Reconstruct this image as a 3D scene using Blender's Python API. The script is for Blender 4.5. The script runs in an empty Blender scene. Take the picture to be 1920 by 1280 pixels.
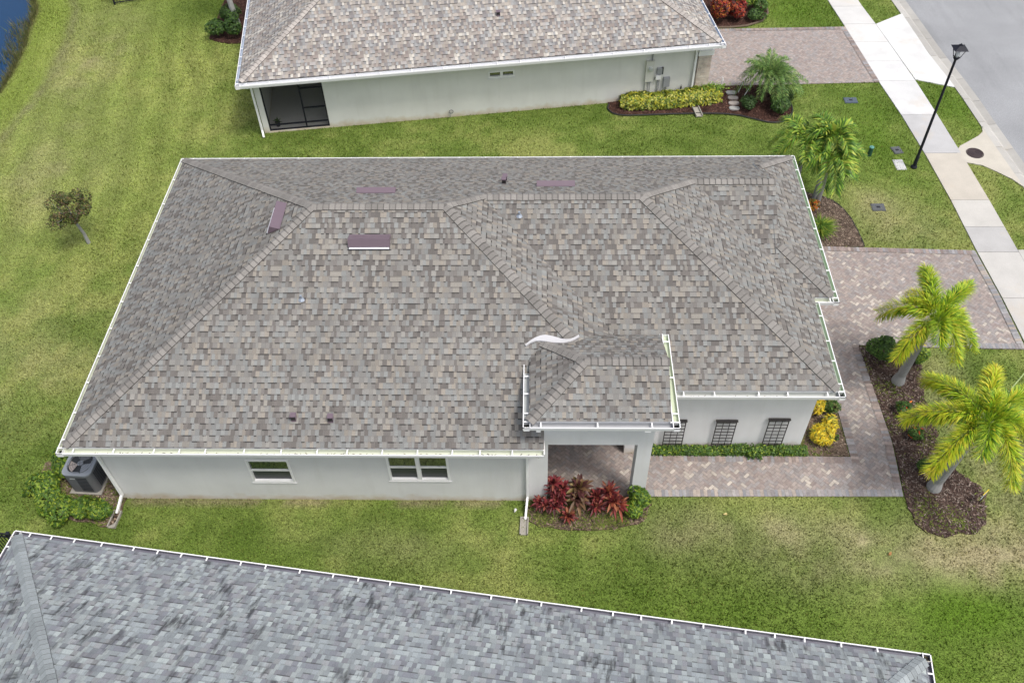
import bpy, math, random
import numpy as np
from mathutils import Vector, Matrix
random.seed(7)
S = bpy.context.scene
COL = S.collection
R = math.radians

# ------------------------------------------------------------------ camera
TH, RO, YA = 0.8452, -0.0301, 0.0416
F0 = Vector((-math.sin(YA), math.cos(YA), 0)); R0 = Vector((math.cos(YA), math.sin(YA), 0))
FWD = F0 * math.cos(TH) + Vector((0, 0, -math.sin(TH)))
UP0 = F0 * math.sin(TH) + Vector((0, 0, math.cos(TH)))
RT = R0 * math.cos(RO) + UP0 * math.sin(RO)
UP = UP0 * math.cos(RO) - R0 * math.sin(RO)
cam = bpy.data.cameras.new('camera'); cam_o = bpy.data.objects.new('camera', cam); COL.objects.link(cam_o)
cam.sensor_width = 36; cam.lens = 36 * 1686.85 / 1920; cam.clip_end = 2000; cam.clip_start = .1
M = Matrix((RT, UP, -FWD)).transposed().to_4x4(); M.translation = Vector((11.2113, -11.7267, 19.9398))
cam_o.matrix_world = M
S.camera = cam_o

# ------------------------------------------------------------------ sky, sun, exposure
SUN = Vector((.36, -.27, .89)).normalized()
W_ = bpy.data.worlds.new('World'); S.world = W_; W_.use_nodes = True
nt = W_.node_tree; nt.nodes.clear()
sky = nt.nodes.new('ShaderNodeTexSky'); sky.sky_type = 'NISHITA'; sky.sun_disc = False
sky.sun_elevation = math.asin(SUN.z); sky.sun_rotation = math.atan2(SUN.x, SUN.y)
sky.dust_density = 4.0; sky.ozone_density = 1.0; sky.air_density = 1.0
bg = nt.nodes.new('ShaderNodeBackground'); bg.inputs[1].default_value = .14
wo = nt.nodes.new('ShaderNodeOutputWorld')
hs = nt.nodes.new('ShaderNodeHueSaturation'); hs.inputs['Saturation'].default_value = .5   # thin cloud: a greyer sky
nt.links.new(sky.outputs[0], hs.inputs['Color']); nt.links.new(hs.outputs[0], bg.inputs[0]); nt.links.new(bg.outputs[0], wo.inputs[0])
sl = bpy.data.lights.new('sun', 'SUN'); sl.energy = 1.5; sl.angle = R(12); sl.color = (1, .95, .88)
so = bpy.data.objects.new('sun', sl); COL.objects.link(so); so.location = (0, -20, 40)
so.rotation_euler = SUN.to_track_quat('Z', 'Y').to_euler()
S.view_settings.view_transform = 'Standard'; S.view_settings.look = 'None'
S.view_settings.exposure = 0.60; S.view_settings.gamma = 1; S.view_settings.use_curve_mapping = False

# ------------------------------------------------------------------ helpers
class MB:
    """collects faces (points, uv, colour) and links them as one mesh object"""
    def __init__(s): s.v = []; s.f = []; s.uv = []; s.c = []
    def face(s, pts, uv=None, col=(1, 1, 1)):
        i = len(s.v); s.v += [tuple(p) for p in pts]; s.f.append(tuple(range(i, i + len(pts))))
        s.uv.append(uv if uv else [(p[0], p[1]) for p in pts]); s.c.append(col)
    def box(s, x0, x1, y0, y1, z0, z1, col=(1, 1, 1), skip=''):
        a, b, c, d = (x0, y0, z0), (x1, y0, z0), (x1, y1, z0), (x0, y1, z0)
        e, f, g, h = (x0, y0, z1), (x1, y0, z1), (x1, y1, z1), (x0, y1, z1)
        if 'b' not in skip: s.face([d, c, b, a], None, col)
        if 't' not in skip: s.face([e, f, g, h], None, col)
        s.face([a, b, f, e], [(x0, z0), (x1, z0), (x1, z1), (x0, z1)], col)
        s.face([b, c, g, f], [(y0, z0), (y1, z0), (y1, z1), (y0, z1)], col)
        s.face([c, d, h, g], [(x1, z0), (x0, z0), (x0, z1), (x1, z1)], col)
        s.face([d, a, e, h], [(y1, z0), (y0, z0), (y0, z1), (y1, z1)], col)
    def prism(s, pts, z0, z1, col=(1, 1, 1), bottom=False):
        t = [(p[0], p[1], z1) for p in pts]; b = [(p[0], p[1], z0) for p in pts]
        s.face(t, None, col)
        if bottom: s.face(b[::-1], None, col)
        n = len(pts)
        for i in range(n):
            j = (i + 1) % n; s.face([b[i], b[j], t[j], t[i]], None, col)
    def bar(s, p, q, w, h, col=(1, 1, 1), up=(0, 0, 1)):
        p, q = Vector(p), Vector(q); d = (q - p).normalized(); u = Vector(up)
        if abs(d.dot(u)) > .95: u = Vector((0, 1, 0))
        a = d.cross(u).normalized() * w / 2; b = a.cross(d).normalized() * h / 2
        A = [p + a + b, p - a + b, p - a - b, p + a - b]; B = [x + (q - p) for x in A]
        s.face(A, None, col); s.face(B[::-1], None, col)
        for i in range(4):
            j = (i + 1) % 4; s.face([A[j], A[i], B[i], B[j]], None, col)
    def tube(s, pts, rad, n=8, col=(1, 1, 1), cap=True):
        rings = []
        pts = [Vector(p) for p in pts]
        if not isinstance(rad, (list, tuple)): rad = [rad] * len(pts)
        for k, p in enumerate(pts):
            d = (pts[min(k + 1, len(pts) - 1)] - pts[max(k - 1, 0)]).normalized()
            u = Vector((0, 0, 1)) if abs(d.z) < .9 else Vector((1, 0, 0))
            a = d.cross(u).normalized(); b = d.cross(a)
            rings.append([p + (a * math.cos(2 * math.pi * i / n) + b * math.sin(2 * math.pi * i / n)) * rad[k] for i in range(n)])
        for k in range(len(rings) - 1):
            for i in range(n):
                j = (i + 1) % n; s.face([rings[k][i], rings[k][j], rings[k + 1][j], rings[k + 1][i]], None, col)
        if cap: s.face(rings[-1], None, col); s.face(rings[0][::-1], None, col)
    def build(s, name, mat, parent=None, smooth=False):
        me = bpy.data.meshes.new(name); me.from_pydata(s.v, [], s.f)
        me.uv_layers.new(name='UVMap'); me.color_attributes.new('Col', 'FLOAT_COLOR', 'CORNER'); uvl = me.uv_layers['UVMap']; ca = me.color_attributes['Col']
        uv = np.array([q for fu in s.uv for q in fu], np.float32).ravel(); uvl.data.foreach_set('uv', uv)
        cc = np.array([(*c, 1) for c, f in zip(s.c, s.f) for _ in f], np.float32).ravel(); ca.data.foreach_set('color', cc)
        if smooth: me.polygons.foreach_set('use_smooth', [True] * len(s.f))
        me.materials.append(mat); me.update()
        o = bpy.data.objects.new(name, me); COL.objects.link(o)
        if parent: o.parent = parent
        return o

def tag(o, label=None, cat=None, group=None, kind=None):
    if label: o['label'] = label
    if cat: o['category'] = cat
    if group: o['group'] = group
    if kind: o['kind'] = kind
    return o
def thing(name, label, cat, loc=(0, 0, 0), rz=0., group=None):
    o = bpy.data.objects.new(name, None); COL.objects.link(o); o.location = loc; o.rotation_euler = (0, 0, rz)
    o.empty_display_size = .2
    return tag(o, label, cat, group)
def dup(o, loc=None, rz=None, label=None, parent=None):
    c = o.copy(); COL.objects.link(c)
    if parent: c.parent = parent
    if loc: c.location = loc
    if rz is not None: c.rotation_euler = (0, 0, rz)
    if label: c['label'] = label
    for ch in list(o.children): dup(ch, parent=c)
    return c

class NT:
    def __init__(s, name):
        s.m = bpy.data.materials.new(name); s.m.use_nodes = True; s.t = s.m.node_tree; s.t.nodes.clear()
        s.out = s.n('ShaderNodeOutputMaterial')
    def n(s, typ, **kw):
        nd = s.t.nodes.new(typ)
        for k, v in kw.items(): setattr(nd, k, v)
        return nd
    def set(s, sock, v):
        if isinstance(v, bpy.types.NodeSocket): s.t.links.new(v, sock)
        elif isinstance(v, tuple) and len(v) == 3 and sock.type == 'RGBA': sock.default_value = (*v, 1)
        else: sock.default_value = v
    def math(s, op, a, b=0., c=None):
        nd = s.n('ShaderNodeMath', operation=op); s.set(nd.inputs[0], a); s.set(nd.inputs[1], b)
        if c is not None: s.set(nd.inputs[2], c)
        return nd.outputs[0]
    def mix(s, f, a, b, mode='MIX'):
        nd = s.n('ShaderNodeMix', data_type='RGBA', blend_type=mode); s.set(nd.inputs[0], f); s.set(nd.inputs[6], a); s.set(nd.inputs[7], b)
        return nd.outputs[2]
    def noise(s, vec, scale, detail=2., rough=.5, dist=0.):
        nd = s.n('ShaderNodeTexNoise'); s.set(nd.inputs['Vector'], vec); nd.inputs['Scale'].default_value = scale
        nd.inputs['Detail'].default_value = detail; nd.inputs['Roughness'].default_value = rough; nd.inputs['Distortion'].default_value = dist
        return nd.outputs[0]
    def ramp(s, f, stops, interp='LINEAR'):
        nd = s.n('ShaderNodeValToRGB'); cr = nd.color_ramp; cr.interpolation = interp
        while len(cr.elements) < len(stops): cr.elements.new(.5)
        for e, (p, c) in zip(cr.elements, stops):
            e.position = p; e.color = (*c, 1) if isinstance(c, tuple) else (c, c, c, 1)
        s.set(nd.inputs[0], f); return nd.outputs[0]
    def pos(s): return s.n('ShaderNodeNewGeometry').outputs['Position']
    def obj(s): return s.n('ShaderNodeTexCoord').outputs['Object']
    def uv(s): return s.n('ShaderNodeTexCoord').outputs['UV']
    def attr(s, a='Col'): return s.n('ShaderNodeAttribute', attribute_name=a).outputs['Color']
    def scale(s, vec, k):
        nd = s.n('ShaderNodeMapping'); s.set(nd.inputs[0], vec); nd.inputs['Scale'].default_value = k; return nd.outputs[0]
    def bump(s, h, dist, strength=1.):
        nd = s.n('ShaderNodeBump'); s.set(nd.inputs['Height'], h); nd.inputs['Distance'].default_value = dist; nd.inputs['Strength'].default_value = strength
        return nd.outputs[0]
    def bsdf(s, col, rough=.6, metal=0., normal=None, spec=.5, **kw):
        nd = s.n('ShaderNodeBsdfPrincipled'); s.set(nd.inputs['Base Color'], col); s.set(nd.inputs['Roughness'], rough); s.set(nd.inputs['Metallic'], metal)
        nd.inputs['Specular IOR Level'].default_value = spec
        if normal is not None: s.set(nd.inputs['Normal'], normal)
        for k, v in kw.items(): s.set(nd.inputs[k], v)
        return nd.outputs[0]
    def done(s, sh): s.t.links.new(sh, s.out.inputs[0]); return s.m

def plain(name, col, rough=.5, metal=0., var=.12, scale=6., spec=.5):
    m = NT(name); n = m.noise(m.obj(), scale, 4.)
    c = m.mix(m.math('MULTIPLY', n, var * 2), col, tuple(k * .55 for k in col))
    return m.done(m.bsdf(c, rough, metal, m.bump(m.noise(m.obj(), scale * 12, 2.), .002), spec))

def colored(name, rough=.7, var=.25, scale=20., spec=.3, bump=.004, fine=60.):
    m = NT(name); n = m.noise(m.pos(), scale, 3.)
    c = m.mix(1., m.attr(), m.ramp(n, [(.25, 1 - var), (.75, 1 + var * .5)]), 'MULTIPLY')
    return m.done(m.bsdf(c, rough, 0., m.bump(m.noise(m.pos(), fine, 2.), bump), spec))

def shingle(name, pal, tab=.24, expo=.14, dark=.45, streak=0.):
    m = NT(name); sp = m.n('ShaderNodeSeparateXYZ'); m.set(sp.inputs[0], m.uv()); u, v = sp.outputs[0], sp.outputs[1]
    wob = m.math('MULTIPLY', m.math('SUBTRACT', m.noise(m.uv(), 1.3, 2.), .5), .012)
    vr = m.math('DIVIDE', m.math('ADD', v, wob), expo); row = m.math('FLOOR', vr); fr = m.math('FRACT', vr)
    def cell(r, feat='F1'):
        w = m.math('ADD', m.math('DIVIDE', u, tab), m.math('MULTIPLY', r, 17.37))
        nd = m.n('ShaderNodeTexVoronoi', voronoi_dimensions='1D', feature=feat); m.set(nd.inputs['W'], w); nd.inputs['Scale'].default_value = 1.
        return nd
    c0 = cell(row); s0 = m.n('ShaderNodeSeparateColor'); m.set(s0.inputs[0], c0.outputs['Color'])
    c1 = cell(m.math('ADD', row, 1.)); s1 = m.n('ShaderNodeSeparateColor'); m.set(s1.inputs[0], c1.outputs['Color'])
    e0 = cell(row, 'DISTANCE_TO_EDGE')
    n = len(pal); col = m.ramp(s0.outputs[0], [(i / n, c) for i, c in enumerate(pal)], 'CONSTANT')
    gran = m.noise(m.uv(), 55., 3.); big = m.noise(m.uv(), .7, 3.)
    col = m.mix(1., col, m.ramp(gran, [(.2, .72), (.8, 1.2)]), 'MULTIPLY')
    col = m.mix(1., col, m.ramp(big, [(.3, .93), (.7, 1.06)]), 'MULTIPLY')
    hue = m.noise(m.uv(), 3.1, 2.)
    
    raised0 = m.math('GREATER_THAN', s0.outputs[1], .5); raised1 = m.math('GREATER_THAN', s1.outputs[1], .5)
    band = m.math('MULTIPLY', m.math('GREATER_THAN', fr, .78), m.math('ADD', m.math('MULTIPLY', m.math('MULTIPLY', raised1, m.math('SUBTRACT', 1.25, m.math('MULTIPLY', raised0, .75))), 1.05), .10))  # printed shingle band, with the shadow under raised tabs painted into it
    joint = m.math('MULTIPLY', m.math('LESS_THAN', e0.outputs['Distance'], .03), .3)
    col = m.mix(m.math('MULTIPLY', m.math('MAXIMUM', band, joint), dark * 1.4), col, (.035, .033, .032))
    if streak:
        sn = m.noise(m.scale(m.uv(), (6.5, 1.5, 1.)), 1., 4., .6); cl = m.noise(m.uv(), .55, 2.)
        k = m.math('MULTIPLY', m.ramp(sn, [(.52, 0.), (.66, 1.)]), m.ramp(cl, [(.34, 0.), (.56, 1.)]))
        col = m.mix(m.math('MULTIPLY', k, streak), col, (.035, .036, .04))
    col = m.mix(m.math('MULTIPLY', m.math('SUBTRACT', 1., raised0), .22), col, (.06, .057, .055))
    h = m.math('ADD', m.math('SUBTRACT', 1., fr), m.math('MULTIPLY', raised0, .5)); h = m.math('ADD', h, m.math('MULTIPLY', gran, .35))
    return m.done(m.bsdf(col, .92, 0., m.bump(h, .012, .6), .2))

MAT = {}
MAT['shingle_main'] = shingle('shingle_main', [(.148, .135, .126), (.226, .22, .207), (.25, .234, .208), (.218, .223, .217), (.166, .154, .144), (.257, .248, .229), (.238, .244, .237), (.20, .19, .178), (.264, .239, .206), (.138, .127, .118), (.226, .22, .207)], tab=.085)
MAT['shingle_tan'] = shingle('shingle_tan', [(.22, .205, .20), (.33, .31, .295), (.37, .335, .30), (.285, .285, .285), (.255, .22, .20), (.50, .47, .42), (.33, .33, .325), (.30, .26, .235), (.35, .315, .275), (.205, .195, .195), (.30, .275, .25), (.41, .385, .355)], tab=.092)
MAT['shingle_blue'] = shingle('shingle_blue', [(.215, .235, .255), (.265, .295, .31), (.305, .338, .35), (.24, .248, .27), (.37, .41, .41), (.285, .313, .328), (.205, .215, .24), (.295, .308, .318), (.33, .363, .37)], tab=.10, dark=.32, streak=.85)
def capmat(name, c):
    m = NT(name); g = m.noise(m.pos(), 60., 3.); b = m.noise(m.pos(), 1.1, 2.)
    col = m.mix(1., m.attr(), m.ramp(g, [(.2, .75), (.8, 1.2)]), 'MULTIPLY'); col = m.mix(1., col, m.ramp(b, [(.3, .88), (.7, 1.08)]), 'MULTIPLY')
    return m.done(m.bsdf(col, .92, 0., m.bump(g, .004), .2))
MAT['cap'] = capmat('cap_shingle', None)
def stucco(name, col):
    m = NT(name); z = m.n('ShaderNodeSeparateXYZ'); m.set(z.inputs[0], m.pos())
    n = m.noise(m.pos(), 1.2, 4.); c = m.mix(1., col, m.ramp(n, [(.3, .93), (.7, 1.03)]), 'MULTIPLY')
    v = m.noise(m.scale(m.pos(), (5, 5, .5)), 1., 3.); c = m.mix(m.math('MULTIPLY', m.ramp(v, [(.5, 0.), (.8, 1.)]), .12), c, (.4, .37, .32))
    hgt = m.math('ADD', z.outputs[2], m.math('MULTIPLY', m.math('SUBTRACT', m.noise(m.pos(), 3., 4.), .5), .5))
    c = m.mix(m.ramp(hgt, [(.0, .75), (.26, 0.)]), c, (.50, .40, .27))
    return m.done(m.bsdf(c, .9, 0., m.bump(m.noise(m.pos(), 45., 3.), .008, .5), .2))
MAT['stucco'] = stucco('grey_stucco', (.69, .694, .70)); MAT['stucco_cream'] = stucco('cream_stucco', (.70, .70, .67))
MAT['white'] = plain('white_paint', (.84, .84, .845), .45, 0., .05)
def gutmat(name, deb, green):
    m = NT(name); z = m.n('ShaderNodeNewGeometry'); sp = m.n('ShaderNodeSeparateXYZ'); m.set(sp.inputs[0], z.outputs['Normal'])
    a = m.attr(); n = m.noise(m.pos(), 3., 3.); c = m.mix(m.math('MULTIPLY', n, .2), a, (.6, .6, .6))
    return m.done(m.bsdf(c, .45, 0.))
MAT['gutter'] = gutmat('gutter_metal', 1, 1)
MAT['glass'] = NT('window_glass'); _m = MAT['glass']
_gl = _m.n('ShaderNodeBsdfGlossy'); _gl.inputs['Roughness'].default_value = .02; _gl.inputs[0].default_value = (.8, .85, .85, 1); _b = _m.n('ShaderNodeMixShader'); _b.inputs[0].default_value = .22
_m.t.links.new(_m.bsdf(_m.mix(_m.noise(_m.pos(), .8, 2.), (.012, .016, .016), (.03, .035, .04)), .03), _b.inputs[1]); _m.t.links.new(_gl.outputs[0], _b.inputs[2]); MAT['glass'] = _m.done(_b.outputs[0])
MAT['glass_screened'] = plain('window_insect_screen', (.04, .048, .05), .35)
MAT['black'] = plain('black_metal', (.013, .014, .022), .6, 0., .12, 6., .25)
MAT['bronze'] = plain('dark_bronze', (.022, .019, .02), .5)
MAT['vent'] = plain('vent_metal', (.15, .11, .135), .4, 0., .1)
MAT['vent_pale'] = plain('vent_louver', (.62, .62, .66), .4)
MAT['lead'] = plain('lead_grey', (.30, .34, .40), .45, .3)
MAT['ac_grey'] = plain('ac_paint', (.155, .16, .17), .45); MAT['ac_dark'] = plain('ac_dark', (.03, .033, .038), .5); MAT['ac_top'] = plain('ac_top', (.25, .27, .30), .45)
MAT['fan'] = plain('fan_blade', (.42, .36, .33), .4); MAT['badge'] = plain('badge', (.7, .72, .75), .3, .5)
MAT['box_grey'] = plain('box_grey', (.30, .31, .33), .5); MAT['box_cream'] = plain('box_cream', (.62, .62, .57), .5)
MAT['concrete_plain'] = plain('concrete_plain', (.36, .34, .30), .9, 0., .3)
MAT['stone_grey'] = plain('stone_grey', (.36, .36, .35), .9, 0., .35, 9.); MAT['stone_pink'] = plain('stone_pink', (.42, .37, .34), .9, 0., .35, 9.)
MAT['manhole'] = plain('cast_iron', (.045, .028, .03), .6, .2, .3, 14.)
MAT['valve'] = plain('valve_lid', (.10, .105, .115), .6, 0., .3); MAT['valve_blue'] = plain('valve_lid_blue', (.085, .11, .15), .6, 0., .3)
MAT['green_plastic'] = plain('green_plastic', (.02, .075, .05), .45); MAT['edging'] = plain('edging', (.02, .019, .018), .7)
MAT['trunk_pale'] = plain('trunk_pale', (.36, .36, .35), .85, 0., .45, 5.)
MAT['trunk_brown'] = plain('trunk_brown', (.14, .10, .07), .9, 0., .4, 8.)
MAT['bulb'] = plain('frosted_glass', (.7, .72, .72), .2)
_m = NT('lantern_glass'); _g = _m.n('ShaderNodeBsdfTransparent'); _b = _m.n('ShaderNodeMixShader'); _b.inputs[0].default_value = .10
_m.t.links.new(_g.outputs[0], _b.inputs[1]); _m.t.links.new(_m.bsdf((.75, .78, .8), .05), _b.inputs[2]); MAT['lantern_glass'] = _m.done(_b.outputs[0])
_m = NT('screen_mesh'); _g = _m.n('ShaderNodeBsdfTransparent'); _b = _m.n('ShaderNodeMixShader'); _b.inputs[0].default_value = .38
_m.t.links.new(_g.outputs[0], _b.inputs[1]); _m.t.links.new(_m.bsdf((.02, .021, .024), .6), _b.inputs[2]); MAT['screen'] = _m.done(_b.outputs[0])
def stone_veneer():
    m = NT('stone_veneer'); b = m.n('ShaderNodeTexBrick'); m.set(b.inputs['Vector'], m.uv()); b.inputs['Scale'].default_value = 1.
    b.inputs['Brick Width'].default_value = .34; b.inputs['Row Height'].default_value = .105; b.inputs['Mortar Size'].default_value = .006
    b.inputs['Color1'].default_value = (.62, .56, .48, 1); b.inputs['Color2'].default_value = (.42, .29, .24, 1); b.inputs['Mortar'].default_value = (.45, .42, .38, 1); b.offset = .37
    n = m.noise(m.uv(), 5., 4.); c = m.mix(.45, b.outputs[0], m.ramp(n, [(.35, (.36, .33, .30)), (.6, (.70, .64, .56))]))
    return m.done(m.bsdf(c, .9, 0., m.bump(m.math('ADD', b.outputs[1], n), .012), .2))
MAT['stone_veneer'] = stone_veneer()
# concrete slabs: the tone of each slab sits in its colour attribute
def concrete():
    m = NT('concrete'); n = m.noise(m.pos(), 1.1, 5., .6); f = m.noise(m.pos(), 28., 3.); st = m.noise(m.pos(), .6, 4., .65)
    c = m.mix(1., m.attr(), m.ramp(n, [(.3, .58), (.7, .69)]), 'MULTIPLY'); c = m.mix(1., c, m.ramp(f, [(.3, .93), (.7, 1.03)]), 'MULTIPLY')
    c = m.mix(m.math('MULTIPLY', m.ramp(st, [(.56, 0.), (.72, 1.)]), .35), c, (.48, .39, .27))
    return m.done(m.bsdf(c, .9, 0., m.bump(f, .003), .2))
MAT['concrete'] = concrete()
def asphalt():
    m = NT('asphalt'); n = m.noise(m.pos(), 55., 3., .7); b = m.noise(m.pos(), .5, 3.)
    c = m.mix(1., m.ramp(n, [(.3, (.17, .175, .185)), (.7, (.38, .388, .40))]), m.ramp(b, [(.3, .86), (.7, 1.06)]), 'MULTIPLY')
    st = m.noise(m.scale(m.pos(), (1.1, .16, 1.)), 1., 3., .6); c = m.mix(m.math('MULTIPLY', m.ramp(st, [(.52, 0.), (.7, 1.)]), .22), c, (.10, .10, .105))   # worn wheel tracks
    return m.done(m.bsdf(c, .9, 0., m.bump(n, .006), .2))
MAT['asphalt'] = asphalt()
MAT['paver'] = colored('paver', .85, .22, 14.)
def grassmat(name, ground):
    m = NT(name); p = m.pos(); a = m.attr()
    if ground:
        f = m.noise(p, 24., 4., .75); g = m.noise(p, 7., 3.)
        c = m.mix(1., a, m.ramp(f, [(.32, .36), (.5, .88), (.68, 1.38)]), 'MULTIPLY'); c = m.mix(1., c, m.ramp(g, [(.3, .82), (.7, 1.16)]), 'MULTIPLY')
        return m.done(m.bsdf(c, .9, 0., m.bump(f, .05, .8), .15))
    d = m.n('ShaderNodeBsdfDiffuse'); m.set(d.inputs[0], a); t = m.n('ShaderNodeBsdfTranslucent'); m.set(t.inputs[0], a)
    x = m.n('ShaderNodeMixShader'); x.inputs[0].default_value = .3; m.t.links.new(d.outputs[0], x.inputs[1]); m.t.links.new(t.outputs[0], x.inputs[2])
    return m.done(x.outputs[0])
MAT['lawn'] = grassmat('lawn', True); MAT['blades'] = grassmat('grass_blades', False)
def leafmat():
    m = NT('leaf'); a = m.attr(); p = m.bsdf(a, .5, 0., None, .35); t = m.n('ShaderNodeBsdfTranslucent'); m.set(t.inputs[0], a)
    x = m.n('ShaderNodeMixShader'); x.inputs[0].default_value = .28; m.t.links.new(p, x.inputs[1]); m.t.links.new(t.outputs[0], x.inputs[2])
    return m.done(x.outputs[0])
MAT['leaf'] = leafmat()
def mulch():
    m = NT('mulch'); n = m.noise(m.pos(), 30., 4., .7); b = m.noise(m.pos(), 2.2, 3.)
    c = m.mix(1., m.attr(), m.ramp(n, [(.3, .45), (.7, 1.5)]), 'MULTIPLY'); c = m.mix(1., c, m.ramp(b, [(.3, .8), (.7, 1.2)]), 'MULTIPLY')
    return m.done(m.bsdf(c, .95, 0., m.bump(n, .03), .1))
MAT['mulch'] = mulch()
def water():
    m = NT('water'); n = m.noise(m.pos(), 4., 3.)
    return m.done(m.bsdf((.004, .034, .095), .08, 0., m.bump(n, .02, .25), .22))
MAT['water'] = water()

# ------------------------------------------------------------------ numpy noise
def vn(x, y, sc, seed=0):
    x = np.asarray(x, float) / sc + seed * 13.7; y = np.asarray(y, float) / sc + seed * 7.3
    xi, yi = np.floor(x).astype(np.int64), np.floor(y).astype(np.int64); fx, fy = x - xi, y - yi
    fx = fx * fx * (3 - 2 * fx); fy = fy * fy * (3 - 2 * fy)
    def h(a, b):
        k = (a * 374761393 + b * 668265263 + seed * 1442695) & 0x7fffffff
        k = ((k ^ (k >> 13)) * 1274126177) & 0x7fffffff
        return ((k ^ (k >> 16)) & 0xffff) / 65535.
    return (h(xi, yi) * (1 - fx) + h(xi + 1, yi) * fx) * (1 - fy) + (h(xi, yi + 1) * (1 - fx) + h(xi + 1, yi + 1) * fx) * fy
def fbm(x, y, sc, seed=0): return (vn(x, y, sc, seed) * .55 + vn(x, y, sc * .45, seed + 1) * .3 + vn(x, y, sc * .2, seed + 2) * .15)
def inpoly(x, y, poly):
    r = np.zeros(x.shape, bool); n = len(poly)
    for i in range(n):
        x0, y0 = poly[i]; x1, y1 = poly[(i + 1) % n]
        if y0 == y1: continue
        c = ((y0 > y) != (y1 > y)) & (x < (x1 - x0) * (y - y0) / (y1 - y0) + x0); r ^= c
    return r
def sm(a, b, x): t = np.clip((x - a) / (b - a), 0, 1); return t * t * (3 - 2 * t)

# ------------------------------------------------------------------ plan of the place (metres)
ZE, SL, HW, HL = 2.75, .4891, 11.206, 19.172
YD, YF, XF = 4.886, 1.734, 18.637
SWL = [(23.5, 32), (23.97, 26.04), (24.23, 23.68), (24.6, 19.51), (24.88, 17.28), (25.08, 14.89), (25.22, 12.37), (25.28, 9.8), (25.38, 7.7), (25.42, 5.7), (25.45, 2), (25.4, -4), (25.3, -14)]
SWR = [(24.8, 32), (25.25, 26.02), (25.55, 23.88), (26.02, 19.64), (26.2, 17.34), (26.33, 15.29), (26.4, 14.32), (26.5, 12.22), (26.58, 9.8), (26.66, 7.7), (26.7, 5.7), (26.72, 2), (26.7, -4), (26.6, -14)]
CURB = [(26.2, 32), (26.74, 26), (26.86, 24.75), (27.12, 21.6), (27.45, 19.1), (27.62, 16.5), (27.78, 14.5), (27.92, 13), (28.05, 10), (28.1, 6), (28.1, 0), (28., -6), (27.9, -14)]
def at(poly, y):
    p = sorted(poly, key=lambda q: q[1]); return np.interp(y, [q[1] for q in p], [q[0] for q in p])
SHORE_Y = [8, 12, 16, 18, 19.4, 20.5, 21.3, 22.8, 23.9, 25.75, 26.7, 30, 40]; SHORE_X = [-13.5, -11.8, -10.75, -10.5, -10.38, -10.42, -10.5, -10.7, -11., -11.3, -11.75, -13, -16]
DRIVE = [(11.5, .62), (20.53, .68), (20.67, 2.35), (20.59, 5.80), (22.58, 5.71), (25.36, 5.64), (25.33, 7.7), (25.22, 9.82), (20.49, 10.02), (18.25, 10.05), (18.25, 3.78), (19.47, 3.76), (19.47, 1.88), (14.35, 1.95), (13.55, 1.95), (13.55, 4.9), (11.5, 4.9)]
DRIVE2 = [(17.9, 19.30), (24.62, 19.51), (24.22, 23.68), (18.6, 23.58)]
BEDS = {
 'palm': [(20.57, 5.76), (21.83, 5.69), (22.35, 5.68), (22.16, 4.94), (21.93, 3.6), (21.97, 2.7), (21.75, 2.3), (22.08, 1.51), (22.6, .9), (22.5, .25), (22.15, -.28), (21.33, -.48), (20.75, -.3), (20.56, .31), (20.57, .7), (20.70, 2.35)],
 'garage': [(13.97, 1.97), (19.44, 1.9), (19.44, 3.74), (18.25, 3.74), (18.2, 2.2), (14., 2.2)],
 'drive': [(20.0, 10.05), (21.76, 10.03), (21.71, 10.89), (21.6, 11.69), (21.25, 12.35), (20.74, 12.6), (20., 12.9), (19., 13.1), (18.3, 13.), (18.3, 10.05)],
 'porch': [(10.95, .52), (10.9, .1), (11.0, -.12), (11.3, -.29), (12.46, -.36), (13.5, -.27), (13.94, -.04), (14.1, .26), (14.08, .6), (11.5, .62)],
 'ac': [(-1.95, .75), (-1.5, .2), (-1.1, .02), (-.5, -.2), (.1, -.3), (.52, -.3), (.6, .1), (.62, .5), (.5, .52), (.5, 1.6), (-1.9, 1.6)],
 'hedge': [(13.95, 18.25), (13.9, 17.75), (14.2, 17.38), (15.1, 17.36), (16.9, 17.48), (18., 17.45), (18.73, 17.38), (19.47, 17.03), (20.03, 16.82), (20.55, 16.95), (20.85, 17.5), (20.89, 18.2), (20.6, 18.9), (20.3, 19.36), (18.1, 19.28), (17.9, 18.9)],
 'croton': [(17.9, 23.66), (19.41, 23.70), (20.1, 23.82), (20.8, 24.2), (21.15, 24.9), (21.2, 26.5), (17.5, 26.5)],
 'rear': [(-2.8, 23.2), (-2.3, 22.85), (-1.6, 22.75), (-1., 22.9), (-1., 26.5), (-2.9, 26.5)],
}
def soften(P, i0, i1, jit=.05):
    P = list(P); seg = P[i0:i1 + 1]
    for _ in range(2):
        q = [seg[0]]
        for a, b in zip(seg[:-1], seg[1:]): q += [(a[0] * .75 + b[0] * .25, a[1] * .75 + b[1] * .25), (a[0] * .25 + b[0] * .75, a[1] * .25 + b[1] * .75)]
        seg = q + [seg[-1]]
    seg = [seg[0]] + [(x + (float(vn(x, y, .17, 8)) - .5) * 2 * jit, y + (float(vn(x, y, .17, 12)) - .5) * 2 * jit) for x, y in seg[1:-1]] + [seg[-1]]
    return P[:i0] + seg + P[i1 + 1:]
BEDS['palm'] = soften(BEDS['palm'], 2, 13, .09); BEDS['porch'] = soften(BEDS['porch'], 0, 8, .05); BEDS['ac'] = soften(BEDS['ac'], 0, 7, .06); BEDS['hedge'] = soften(BEDS['hedge'], 0, 13, .01); BEDS['drive'] = soften(BEDS['drive'], 1, 7, .03); BEDS['croton'] = soften(BEDS['croton'], 1, 5, .02); BEDS['rear'] = soften(BEDS['rear'], 0, 3, .03)
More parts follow.
